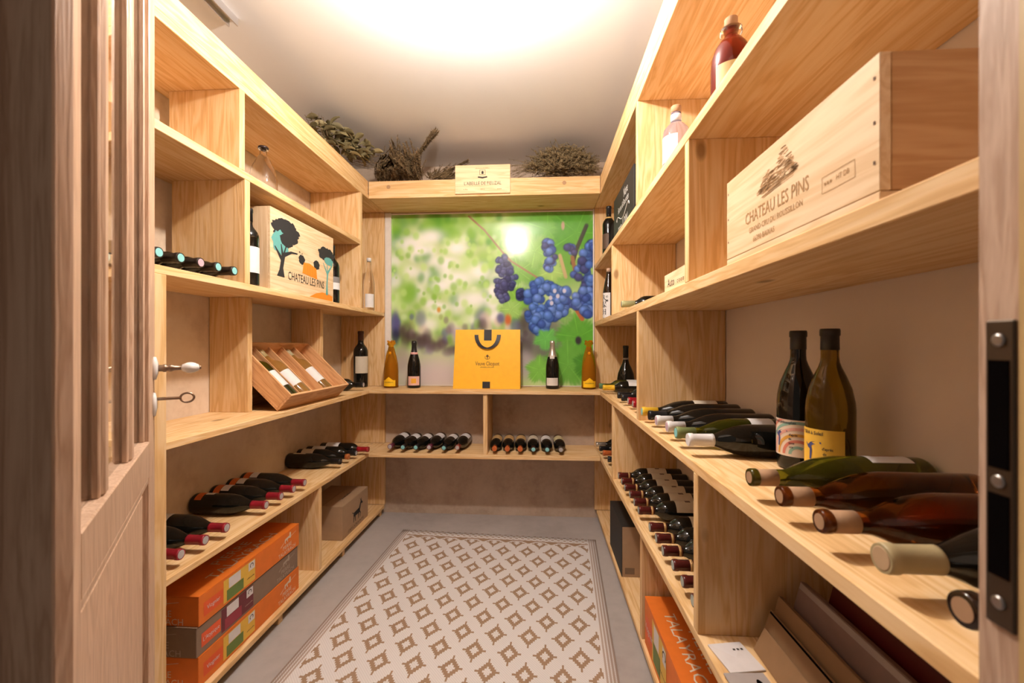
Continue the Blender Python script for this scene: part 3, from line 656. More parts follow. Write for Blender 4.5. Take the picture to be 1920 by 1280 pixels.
# -- end wall, lower shelf
gl = [(-0.945, .05, PLUM, 'plum'), (-0.862, .05, BLACK, 'black'), (-0.779, .05, BLACK, 'black'), (-0.694, .05, PLUM, 'plum'), (-0.600, .04, BLACK, 'black'), (-0.515, .04, ('brick_capsule', (0.30, 0.06, 0.04), 0.35), 'brick red')]
for x, ya, c, nm in gl:
    d = Vector((-math.sin(ya), -math.cos(ya), 0)); kd = 'burgundy' if nm != 'black' else 'bordeaux'
    rb = .0405 if kd == 'burgundy' else .0375; H = .298 if kd == 'burgundy' else .300
    bottle('bottle with %s capsule lying in the bay below the pink label champagne' % nm, Vector((x, 2.640, Z5+rb+.0006)) - d*H*0.965, d, roll=0, kind=kd, k=0.965, cap=c, end=TEAL if nm == 'black' else GREYS, labels=((.04, .12, 62, *PAPER),), group='bottles in the left end wall bay')
gr = [(-0.287, ORG, TAN, 'brick red', None), (-0.207, ORG, TAN, 'brick red', None), (-0.127, ORG, TAN, 'brick red', None), (-0.045, ('brown_capsule', (0.06, 0.02, 0.012)), CREAM, 'brown', TEAL), (0.040, BLACK, PAPER, 'black', TEAL), (0.124, ('grey_capsule', (0.10, 0.08, 0.06)), ('straw_label', (0.60, 0.52, 0.30)), 'grey', GREYS)]
for x, c, lb, nm, e in gr:
    bottle('bottle with %s capsule lying in the bay right of the end wall divider' % nm, Vector((x, 2.638+0.300, Z5+.0381)) - Vector((0, 0.008, 0)), (0.02, -1, 0), kind='bordeaux', k=0.975, cap=c if len(c) > 2 else (*c, 0.35), end=e, labels=((.05, .155, 65, *lb),), group='bottles in the right end wall bay')

# -- right unit
bottle('round shouldered red rum bottle with cork stopper on the highest right shelf', (0.447, 1.03, R2), roll=240, kind='rum', glass='rum', labels=((.03, .10, 38, 'gold_label', (0.62, 0.50, 0.25)),))
rum = bpy.data.objects['wine_bottle'] if False else [o for o in C.objects if o.get('label', '').startswith('round shouldered red rum')][0]; rum.name = 'rum_bottle'
obj('stopper_collar', lathe_mesh('stopper_collar', [(.0165, .181), (.024, .186), (.024, .196), (.0165, .2005)], 24), GL['clear'], rum, Matrix.Identity(4), False)
obj('stopper', lathe_mesh('stopper', [(.0115, .1965), (.0145, .201), (.0145, .221), (.012, .223)], 24), M_CORK, rum, Matrix.Identity(4), False)
gin = bottle('pale violet spirit bottle with white label and cork on the highest right shelf', (0.452, 1.45, R2), roll=205, kind='gin', glass='gin', labels=((.06, .145, 55, *PAPER),), name='spirit_bottle', neck_band=(.199, .222, 'white_band', (0.72, 0.70, 0.72)))
obj('stopper', lathe_mesh('stopper', [(.013, .2285), (.0165, .230), (.0165, .250), (.0145, .252)], 24), M_CORK, gin, Matrix.Identity(4), False)
bottle('dark whisky bottle with black label beside the chalkboard box', (0.418, 2.62, R2), roll=200, k=1.0, labels=((.04, .13, 60, 'dark_brown_label', (0.10, 0.06, 0.04)),), cap=BLACK, neck_band=(.225, .235, 'gold_band', (0.55, 0.35, 0.12)))
sk = bottle('brown sake bottle with white paper label in black brush writing', (0.415, 2.60, R3), roll=205, kind='sake', k=1.0, glass='brown', labels=((.006, .155, 70, *PAPER),), cap=('sake_cap', (0.55, 0.36, 0.25)), cap_len=0.022)
for s, sz, yy, zz in (('久', .042, 0, .125), ('保', .042, 0, .083), ('田', .040, 0, .040), ('千', .016, .024, .128), ('寿', .016, .024, .105)):
    tm = text_mesh(s, sz, 1.0, 0.0006)
    for v in tm.vertices:
        a = (v.co.x+yy)/.036; v.co = Vector((.0362*math.cos(a), .0362*math.sin(a), v.co.y+zz))
    obj('brush_writing', tm, cm('brush_ink', (0.012, 0.010, 0.010), 0.6), sk, Matrix.Identity(4), False)
lay('dark bottle with pale green capsule lying behind the small wooden box', -1, 2.06, R3, tip=0.388, yaw=0.08, cap=('pale_green_capsule', (0.36, 0.38, 0.20), 0.4), cap_len=0.062, end=('slate_seal', (0.10, 0.11, 0.13), 0.4))
bottle('round bellied dark bottle with long neck standing in the right corner', (0.535, 2.70, Z4), roll=200, kind='flask', k=1.12, labels=((.012, .05, 60, *PAPER),), cap=BLACK, cap_len=0.06, neck_band=(.172, .182, 'grey_band', (0.35, 0.32, 0.30)))
lay('green bottle with green foil tip lying at the right corner', -1, 2.60, Z4, tip=FR-0.012, glass='green', cap=('foil_green_capsule', (0.10, 0.20, 0.10), 0.4), cap_len=0.03, labels=((.05, .14, 60, *PAPER),))
lay('dark bottle with bright yellow capsule and white label by right corner', -1, 2.50, Z4, tip=FR-0.004, cap=YEL, cap_len=0.065, labels=((.05, .16, 70, *PAPER),))
for y in (2.12, 2.02): lay('dark bottle with black capsule lying between yellow and red capsules', -1, y, Z4, cap=BLACK, cap_len=0.06, labels=((.05, .14, 60, *PAPER),), group='black capsule bottles by the divider')
for y in (1.905, 1.808, 1.712): lay('dark bottle with red capsule lying behind the tall plank divider', -1, y, Z4, tip=FR+0.03, cap=('bright_red_capsule', (0.30, 0.008, 0.015), 0.3), cap_len=0.06, end=GREYS, group='red capsule bottles behind the divider')
lay('dark burgundy bottle with orange yellow capsule against the plank divider', -1, 1.582, Z4, kind='burgundy', cap=YEL, cap_len=0.055, end=TEAL, labels=((.04, .12, 60, *CREAM),), tip=FR+0.002)
lay('dark burgundy bottle with black capsule next to the yellow capsule', -1, 1.496, Z4, kind='burgundy', cap=BLACK, cap_len=0.06, tip=FR+0.005)
for i, y in enumerate((1.392, 1.290)): lay('dark burgundy bottle with white striped capsule', -1, y, Z4, kind='burgundy', cap=WHITEC, cap_len=0.05, end=PINKS, tip=FR+0.002+i*.004, group='white striped capsule bottles')
lay('green burgundy bottle with olive capsule beside white capsules', -1, 1.200, Z4, kind='burgundy', glass='green', cap=GRN, cap_len=0.05, end=TEAL, tip=FR+0.004, labels=((.05, .11, 60, *PAPER),))
lay('dark bottle with plain long white capsule in front of red label bottle', -1, 1.112, Z4, kind='burgundy', cap=('plain_white_capsule', (0.74, 0.72, 0.73), 0.4), cap_len=0.062, tip=FR+0.006)
# the two standing bottles with art labels
def art_label(root, kind, lines, z_top, ink):
    p = prof('burgundy', 1.05); r = max(q for q, _ in p)+.0012
    for s, sz, ang, z in lines:
        tm = text_mesh(s, sz, 0.85, 0.00015)
        for v in tm.vertices:
            a = ang+v.co.x/r; v.co = Vector((r*math.cos(a), r*math.sin(a), z+v.co.y))
        obj('lettering', tm, ink, root, Matrix.Identity(4), False)
    fig = [(-.014, .0), (-.010, .0), (-.008, .018), (-.010, .026), (-.006, .030), (.010, .034), (.009, .037), (-.006, .036), (-.012, .034), (-.018, .028), (-.022, .033), (-.023, .031), (-.018, .023), (-.013, .020)]
    bm = bmesh.new(); vs = []
    for x, y in fig:
        a = x/r+R(-6); vs.append(bm.verts.new((r*math.cos(a), r*math.sin(a), .052+y)))
    bmesh.ops.triangle_fill(bm, edges=[bm.edges.new((vs[i], vs[(i+1) % len(vs)])) for i in range(len(vs))])
    obj('printed_figure', bm, cm('figure_ink', (0.06, 0.07, 0.20), 0.6), root, Matrix.Identity(4), False)
INK = cm('label_ink_dark', (0.03, 0.03, 0.05))
b1 = bottle('tall dark bottle with pastel rainbow label standing on the right worktop', (0.592, 1.02, Z4), roll=205, kind='burgundy', k=1.05, labels=((.030, .108, 58, 'rainbow_cream', (0.72, 0.60, 0.50)),), cap=('black_wax', (0.025, 0.02, 0.015), 0.4), cap_len=0.04)
r_ = .0405*1.05+.0009
arc_cols = [('arc_teal', (0.25, 0.42, 0.36)), ('arc_coral', (0.62, 0.20, 0.14)), ('arc_ochre', (0.66, 0.34, 0.06)), ('arc_pink', (0.70, 0.36, 0.30)), ('arc_teal', (0.25, 0.42, 0.36)), ('arc_coral', (0.62, 0.20, 0.14))]
for q, (nm, c) in enumerate(arc_cols):
    ra, rb_ = .012+q*.0135, .0185+q*.0135
    bm = bmesh.new(); n = 22; A = []; B = []
    for i in range(n+1):
        t = math.pi*(0.30+0.72*i/n)
        for lst, rr in ((A, ra), (B, rb_)):
            x = min(max(.026+rr*math.cos(t), -.0415), .0415); z = min(max(.038+rr*math.sin(t), .0325), .1125)
            lst.append(bm.verts.new((r_*math.cos(x/r_), r_*math.sin(x/r_), z)))
    for i in range(n):
        try: bm.faces.new((A[i], A[i+1], B[i+1], B[i]))
        except ValueError: pass
    obj('printed_arc', bm, cm(nm, c, 0.6), b1, Matrix.Identity(4), False)
art_label(b1, 0, [('TSRA les philosophes', .0085, R(-12), .107), ("d'après", .007, R(22), .080), ('de', .007, R(14), .071), ('nous', .007, R(18), .062), ('ora', .007, R(17), .053)], 0, INK)
b2 = bottle('tall olive glass bottle with yellow label standing on the right worktop', (0.587, 0.905, Z4), roll=212, kind='burgundy', k=1.05, glass='olive', labels=((.030, .108, 58, 'sun_yellow_label', (0.78, 0.48, 0.06)),), cap=('black_wax', (0.025, 0.02, 0.015), 0.4), cap_len=0.04)
art_label(b2, 0, [('TSRA à Soleil', .0095, R(-18), .105), ("d'après", .0075, R(20), .076), ('de', .0075, R(14), .066), ('nous', .0075, R(18), .056)], 0, INK)
lay('olive green bottle with bare cork lying before the yellow label bottle', -1, 0.802, Z4, kind='burgundy', glass='green', cork=True, tip=FR+0.010, roll=25, labels=((.03, .10, 55, *PAPER), (.045, .085, 22, 'rust_print', (0.45, 0.12, 0.04))))
lay('amber wine bottle with long cork lying next to the green bottle', -1, 0.704, Z4, kind='burgundy', glass='amber', cork=True, tip=FR+0.010)
lay('larger amber wine bottle with long cork lying by pale capsule', -1, 0.607, Z4, kind='burgundy', k=1.0, glass='amber', cork=True, tip=FR+0.010, roll=180)
lay('dark bottle with pale printed paper capsule lying on the worktop', -1, 0.506, Z4, kind='burgundy', cap=('pale_olive_capsule', (0.40, 0.32, 0.17), 0.5), cap_len=0.058, tip=FR+0.014, end=('cork_end', (0.50, 0.34, 0.2)))
lay('bottle with cork end lying against the strike plate post', -1, 0.412, Z4, kind='burgundy', glass='brown', cork=True, tip=FR+0.012)
# low right shelf
for i, y in enumerate((2.135, 2.046, 1.957, 1.868, 1.779, 1.690, 1.535, 1.448, 1.361, 1.274, 1.187, 1.100)):
    lay('bordeaux bottle with maroon and gold capsule and cream label on low right shelf', -1, y, Z5, tip=FR+0.020-0.003*(i % 3), cap=MAROON, cap_len=0.058, end=('pale_seal', (0.34, 0.40, 0.38), 0.4), labels=((.075, .165, 78, *CREAM), (.105, .125, 12, 'grape_emblem', (0.12, 0.07, 0.06))), neck_band=(.246, .254, 'gold_ring', (0.42, 0.24, 0.09)), group='maroon capsule bordeaux bottles')
for y, c, nm in ((2.80, SILV, 'silver foil'), (2.69, BLACK, 'black'), (2.58, ORG, 'copper orange'), (2.44, ('blue_black_capsule', (0.012, 0.014, 0.02), 0.35), 'blue black')):
    lay('dark bottle with %s capsule lying in the low right corner bay' % nm, -1, y, Z5, tip=FR-0.004+(2.8-y)*0.05, cap=c, cap_len=0.06)

# ------------------------------------------------------------------ empty glass decanter
dec = empty('glass_decanter', (-1.175, 1.745, L2)); tag(dec, 'empty clear glass carafe with dark stopper under the left top board', 'carafe')
obj('glass_body', lathe_mesh('carafe', [(.035, 0), (.052, .004), (.055, .02), (.053, .07), (.044, .115), (.030, .145), (.017, .165), (.0135, .175), (.0135, .188), (.019, .192), (.019, .196), (.0165, .196), (.011, .186), (.011, .172), (.027, .143), (.041, .113), (.050, .07), (.052, .02), (.049, .008), (.0, .007)], 36), GL['clear'], dec, Matrix.Translation((-1.175, 1.745, L2+.0008)))
obj('stopper', lathe_mesh('stopper', [(.010, .190), (.010, .1965), (.020, .1968), (.0205, .203), (.018, .206)], 28), cm('dark_stopper', (0.035, 0.02, 0.02), 0.3), dec, Matrix.Translation((-1.175, 1.745, L2+.0008)))

# ------------------------------------------------------------------ wooden cases and boxes
BURN = cm('burnt_print', (0.40, 0.21, 0.075), 0.8); INKB = cm('dark_print', (0.045, 0.035, 0.03), 0.7); NAIL = cm('nail_hole', (0.12, 0.06, 0.03), 0.8)
# right: branded case on the shelf
case = empty('wooden_wine_case', (0.52, 0.69, R3)); tag(case, 'pale wooden wine case with burnt tree emblem on the right shelf', 'wooden case')
cx0, cx1, cy0, cy1, cz0, cz1 = 0.376, 0.655, 0.498, 0.885, R3+.0005, R3+0.166
board('front_panel', cx0, cx0+0.012, cy0, cy1, cz0+0.012, cz1, case, BOXW, 0.0008)
board('bottom_slat', cx0, cx1, cy0, cy1, cz0, cz0+0.011, case, BOXW, 0.0008)
CASED = [wood('case_end_%s' % a, i, (0.66, 0.40, 0.20), (0.58, 0.33, 0.15), (0.47, 0.24, 0.09), knots=False) for i, a in enumerate('xyz')]
board('end_panel', cx0+0.0125, cx1, cy0, cy0+0.012, cz0+0.012, cz1, case, CASED, 0.0008); board('end_panel', cx0+0.0125, cx1, cy1-0.012, cy1, cz0+0.012, cz1, case, CASED, 0.0008)
board('back_panel', cx1-0.012, cx1, cy0+0.0125, cy1-0.0125, cz0+0.012, cz1, case, BOXW, 0.0008)
board('lid', cx0+0.0125, cx1-0.0125, cy0+0.0125, cy1-0.0125, cz1-0.011, cz1-0.001, case, BOXW, 0.0008)
ro, up = (0, -1, 0), (0, 0, 1); fx = cx0-0.0005
def on_case(y, z): return (fx, y, z)
text('CHATEAU LES PINS', 0.030, on_case(0.715, cz0+0.068), ro, up, BURN, case, 0.72)
text('GRAND CRU DU ROUSSILLON', 0.0135, on_case(0.715, cz0+0.045), ro, up, BURN, case, 0.85); text('66390 BAIXAS', 0.0135, on_case(0.745, cz0+0.027), ro, up, BURN, case, 0.85)
rs = random.Random(3); strokes = []
for i in range(230):
    x = rs.uniform(-.055, .055); top = .050*math.exp(-((x-.02)/.022)**2)+.032*math.exp(-((x+.026)/.022)**2); z = rs.random()*top
    l = .006+rs.random()*.010; s = -.05+rs.random()*.3; strokes.append([(x-l/2, z-l*s/2), (x+l/2, z+l*s/2), (x+l/2, z+l*s/2+.0009), (x-l/2, z-l*s/2+.0009)])
for i in range(10):
    x = -.05+rs.random()*.03; z = -.010+i*.0011; l = .05+rs.random()*.04; strokes.append([(x, z), (x+l, z+.004), (x+l, z+.0048), (x, z+.0008)])
polys('burnt_tree', strokes, on_case(0.705, cz0+0.098), ro, up, BURN, case)
st = [[(-.03, -.011), (.03, -.011), (.03, -.0103), (-.03, -.0103)], [(-.03, .0103), (.03, .0103), (.03, .011), (-.03, .011)], [(-.03, -.011), (-.0293, -.011), (-.0293, .011), (-.03, .011)], [(.0293, -.011), (.03, -.011), (.03, .011), (.0293, .011)]]
polys('stamp_frame', st, on_case(0.565, cz0+0.052), ro, up, BURN, case); text('~3', 0.010, on_case(0.582, cz0+0.053), ro, up, BURN, case, 0.7); text('HT DB', 0.010, on_case(0.556, cz0+0.053), ro, up, BURN, case, 0.8)
polys('nail_heads', [[(x-.0015, z-.002), (x+.0015, z-.002), (x+.0015, z+.002), (x-.0015, z+.002)] for x in (-.186, .186) for z in (-.045, .0, .05)], on_case((cy0+cy1)/2, cz0+0.09), ro, up, NAIL, case)
# left: painted case
pc = empty('painted_wine_case', (-1.18, 1.92, L3)); tag(pc, 'plywood wine case painted with black and teal pine trees', 'wooden case')
px0, px1, py0, py1, pz0, pz1 = -1.275, -1.092, 1.665, 2.195, L3+.0005, L3+0.338
board('front_panel', px1-0.010, px1, py0, py1, pz0, pz1, pc, BOXW, 0.0008); board('back_panel', px0, px0+0.010, py0, py1, pz0, pz1, pc, BOXW, 0.0008)
for a_, b_ in ((py0, py0+0.012), (py1-0.012, py1)): board('end_panel', px0+0.0105, px1-0.0105, a_, b_, pz0, pz1, pc, BOXW, 0.0008)
for a_, b_ in ((pz0, pz0+0.010), (pz1-0.010, pz1)): board('slat_panel' if False else 'lid', px0+0.0105, px1-0.0105, py0+0.0125, py1-0.0125, a_, b_, pc, BOXW, 0.0008)
rl = (0, 1, 0); fxl = px1+0.0006; cyp = (py0+py1)/2
T_BLK = cm('paint_black', (0.025, 0.024, 0.026), 0.7); T_TEAL = cm('paint_teal', (0.13, 0.40, 0.38), 0.7); T_OR = cm('paint_orange', (0.85, 0.27, 0.02), 0.7)
def crown(cx, cz, rx, rz, seed, n=46):
    q = random.Random(seed); return [(cx+rx*(1+.16*q.random()-.08+.08*math.sin(7*t))*math.cos(t), cz+rz*(1+.2*q.random()-.1)*math.sin(t)) for t in [2*math.pi*i/n for i in range(n)]]
def pl(nm, pts, m_, dx=0.0): return poly(nm, pts, (fxl+dx, cyp, pz0), rl, up, m_, pc)
pl('painted_crown', crown(-.155, .262, .098, .052, 1), T_BLK); pl('painted_crown', crown(-.195, .205, .058, .050, 2), T_TEAL, .0003); pl('painted_crown', crown(-.15, .225, .05, .03, 7), T_BLK, .0005)
pl('painted_trunk', [(-.222, .062), (-.168, .062), (-.178, .10), (-.165, .15), (-.115, .175), (-.07, .180), (-.07, .186), (-.12, .184), (-.165, .170), (-.15, .205), (-.156, .207), (-.178, .165), (-.19, .20), (-.196, .20), (-.190, .15), (-.235, .185), (-.238, .18), (-.195, .13), (-.205, .09)], T_BLK, .0004)
pl('painted_crown', crown(.195, .235, .082, .036, 3), T_BLK); pl('painted_crown', crown(.215, .205, .045, .02, 4), T_TEAL, .0003)
pl('painted_trunk', [(.185, .030), (.207, .030), (.203, .09), (.210, .14), (.255, .19), (.250, .195), (.205, .155), (.200, .2), (.195, .2), (.196, .15), (.160, .19), (.157, .186), (.195, .135), (.190, .08)], T_TEAL, .0004)
pl('painted_crown', crown(-.035, .165, .026, .022, 5), T_BLK); pl('painted_crown', crown(.095, .165, .028, .022, 6), T_BLK)
pl('painted_house', [(-.03, .105), (.10, .095), (.092, .145), (.03, .160), (-.02, .155)], T_OR, .0003)
polys('house_line', [[(x, .104-.0006*k_), (x+.002, .104-.0006*k_), (x+.001, .15), (x-.001, .15)] for k_, x in enumerate((-.01, .012, .034, .056, .078))], (fxl+.0006, cyp, pz0), rl, up, cm('paint_rust', (0.5, 0.13, 0.01)), pc)
pl('painted_hill', [(.03, .003), (.255, .003), (.255, .028), (.21, .036), (.15, .038), (.09, .026)], T_OR)
text('CHATEAU LES PINS', 0.052, (fxl+.0005, cyp+0.012, pz0+0.074), rl, up, INKB, pc, 0.70)
polys('painted_birds', [[(.0+.02*i, .19+.006*(i % 2)), (.008+.02*i, .196+.006*(i % 2)), (.012+.02*i, .19)] for i in range(-3, -1)], (fxl+.0004, cyp, pz0), rl, up, T_BLK, pc)
# end wall beam: branded panel
bp_ = empty('branded_wood_panel', (-0.352, YF-0.008, ZT+0.01)); tag(bp_, 'small pale wooden case end branded with lettering on the beam', 'wood panel')
board('plate', -0.523, -0.181, YF-0.014, YF-0.0006, ZT+0.012, ZT+0.188, bp_, BOXW, 0.001)
fy = YF-0.0146
text("L'ABEILLE DE FIEUZAL", 0.030, (-0.352, fy, ZT+0.073), (1, 0, 0), up, INKB, bp_, 0.80); text('~18', 0.009, (-0.352, fy, ZT+0.166), (1, 0, 0), up, BURN, bp_)
text('6 Bts', 0.013, (-0.457, fy, ZT+0.037), (1, 0, 0), up, BURN, bp_); text('2012', 0.013, (-0.352, fy, ZT+0.037), (1, 0, 0), up, BURN, bp_); text('~4', 0.013, (-0.247, fy, ZT+0.037), (1, 0, 0), up, BURN, bp_)
polys('branded_crest', [[(-.018, 0), (.018, 0), (.018, .002), (-.018, .002)], [(-.018, .03), (.018, .03), (.018, .032), (-.018, .032)], [(-.018, 0), (-.016, 0), (-.016, .032), (-.018, .032)], [(.016, 0), (.018, 0), (.018, .032), (.016, .032)], [(-.006, .006), (.006, .006), (.007, .020), (0, .026), (-.007, .020)], [(-.03, -.016), (0, -.022), (.03, -.016), (.028, -.008), (0, -.012), (-.028, -.008)]], (-0.352, fy, ZT+0.125), (1, 0, 0), up, INKB, bp_)
# right: small wooden box with script
sb = empty('small_wooden_box', (0.45, 1.25, R3)); tag(sb, 'low pale wooden box with script lettering against the right shelf divider', 'wooden box')
board('front_panel', 0.386, 0.395, 1.125, 1.350, R3+.0005, R3+0.056, sb, BOXW, 0.0008); board('back_panel', 0.52, 0.529, 1.125, 1.350, R3+.0005, R3+0.056, sb, BOXW, 0.0008)
for a_, b_ in ((1.125, 1.134), (1.341, 1.350)): board('end_panel', 0.3955, 0.5195, a_, b_, R3+.0005, R3+0.056, sb, BOXW, 0.0008)
board('base_panel', 0.3955, 0.5195, 1.1345, 1.3405, R3+.0005, R3+0.008, sb, BOXW, 0.0005)
text('Auto', 0.034, (0.3855, 1.285, R3+0.026), ro, up, INKB, sb, 0.9); text('c o o o', 0.022, (0.3855, 1.20, R3+0.024), ro, up, INKB, sb, 0.9)
# right: chalkboard style box
cb = empty('black_gift_box', (0.46, 1.95, R2)); tag(cb, 'black box with white chalk style lettering on the highest right shelf', 'box')
M_CHALK = cm('chalk_black', (0.022, 0.020, 0.019), 0.6); M_CHW = cm('chalk_white', (0.75, 0.73, 0.70), 0.7)
box('carton_body', 0.400, 0.500, 1.85, 2.335, R2+.0005, R2+0.235, M_CHALK, cb, 0.001)
for s, sz, y, z in (('Nane', .060, 2.02, .185), ('Barrau & Bourdon', .046, 2.08, .140), ('trop LOIN', .070, 2.09, .045)):
    text(s, sz, (0.3993, y, R2+z), ro, up, M_CHW, cb, 0.75)
cur = [Vector((0.3992, 2.09+.15*math.cos(t), R2+.095+.018*math.sin(3*t))) for t in [math.pi*i/40 for i in range(41)]]
obj('chalk_flourish', tube(cur, 0.0022, 5), M_CHW, cb)

# tilted open case with bottles
tilt = R(44); au = Vector((-math.cos(tilt), 0, math.sin(tilt))); an = Vector((math.sin(tilt), 0, math.cos(tilt)))
T0 = Vector((-1.118, 0, Z4+0.0008))
tc_ = empty('open_wine_case', (-1.118, 2.03, Z4)); tag(tc_, 'open larch wine case tilted back to display three bottles', 'wooden case')
def tbox(name, a0, a1, y0, y1, n0, n1, parent, mats=CASEW, bev=0.0008):
    ax = Vector((0, 1, 0)); m = Matrix((au, ax, au.cross(ax))).transposed().to_4x4()
    sgn = 1 if (au.cross(ax)).dot(an) > 0 else -1
    c = T0 + au*((a0+a1)/2) + ax*((y0+y1)/2) + an*((n0+n1)/2); m.translation = c
    d = (a1-a0, y1-y0, n1-n0); i = d.index(max(d))
    return obj(name, bm_box(*d, bev), mats[i], parent, m)
CY0, CY1, CL, CH = 1.752, 2.300, 0.330, 0.092
tbox('floor_panel', 0, CL, CY0, CY1, 0, 0.008, tc_)
tbox('front_panel', 0, 0.010, CY0, CY1, 0.0085, CH, tc_, [BOXW[0], CASEW[1], CASEW[2]]); tbox('back_panel', CL-0.010, CL, CY0, CY1, 0.0085, CH, tc_)
for y in (CY0, CY1-0.010): tbox('side_panel', 0.0105, CL-0.0105, y, y+0.010, 0.0085, CH, tc_)
sl = (CY1-CY0-0.02)/5
for i in range(1, 5): tbox('slot_divider', 0.0105, CL-0.0105, CY0+0.01+sl*i-0.003, CY0+0.01+sl*i+0.003, 0.0085, 0.070, tc_)
board('rear_support', -1.365, -1.345, 1.80, 2.25, Z4+.0008, Z4+0.205, tc_, CASEW)
for i, gl_, lab, capc in ((0, 'green', 'green bottle with white label lying in the tilted open case', SILV), (1, 'gold', 'golden wine bottle beside the green one in the tilted open case', ('gold_capsule', (0.5, 0.38, 0.18), 0.35)), (3, 'gold', 'golden wine bottle alone in its slot of the tilted open case', ('straw_capsule', (0.55, 0.48, 0.30), 0.35))):
    y = CY0+0.01+sl*(i+0.5); b0 = T0 + Vector((0, y, 0)) + au*0.0112 + an*(0.0088+.0375)
    z = au; x = an; yv = z.cross(x); m = Matrix((x, yv, z)).transposed().to_4x4()
    o = bottle(lab, (0, 0, 0), 'up', labels=((.06, .15, 62, *PAPER),), glass=gl_, cap=capc, cap_len=0.04)
    m.translation = b0; o.matrix_basis = m @ Matrix.Rotation(R(-18), 4, 'Z')

# ------------------------------------------------------------------ cartons
O1 = cm('carton_orange', (0.72, 0.17, 0.018), 0.55); O2 = cm('carton_taupe', (0.235, 0.155, 0.105), 0.6); M_IVORY = cm('carton_print', (0.72, 0.60, 0.48), 0.6); M_TAUPRINT = cm('taupe_print', (0.42, 0.33, 0.26), 0.6)
KRAFT = cm('kraft_board', (0.40, 0.255, 0.15), 0.75)
S_RED = cm('sticker_red', (0.75, 0.10, 0.02)); S_YEL = cm('sticker_yellow', (0.75, 0.46, 0.06)); S_WHT = cm('sticker_white', (0.68, 0.64, 0.64)); S_GRN = cm('sticker_green', (0.13, 0.20, 0.045)); S_WIN = cm('sticker_wine', (0.14, 0.02, 0.03)); S_CRI = cm('sticker_crimson', (0.30, 0.03, 0.05))
def house_logo(origin, right, up_, mat, parent, s=1.0):
    P = [[(-.055, -.004), (-.02, .012), (-.018, .012), (-.05, -.006)], [(-.022, .010), (.018, .016), (.018, .026), (-.018, .022)], [(.018, .012), (.030, .012), (.030, .036), (.024, .042), (.018, .036)], [(.030, .018), (.075, .024), (.075, .0255), (.030, .020)], [(-.018, .0), (-.012, .0), (-.012, .01), (-.018, .01)], [(.0, .002), (.006, .002), (.006, .012), (.0, .012)]]
    polys('printed_house', [[(x*s, y*s) for x, y in p] for p in P], origin, right, up_, mat, parent)
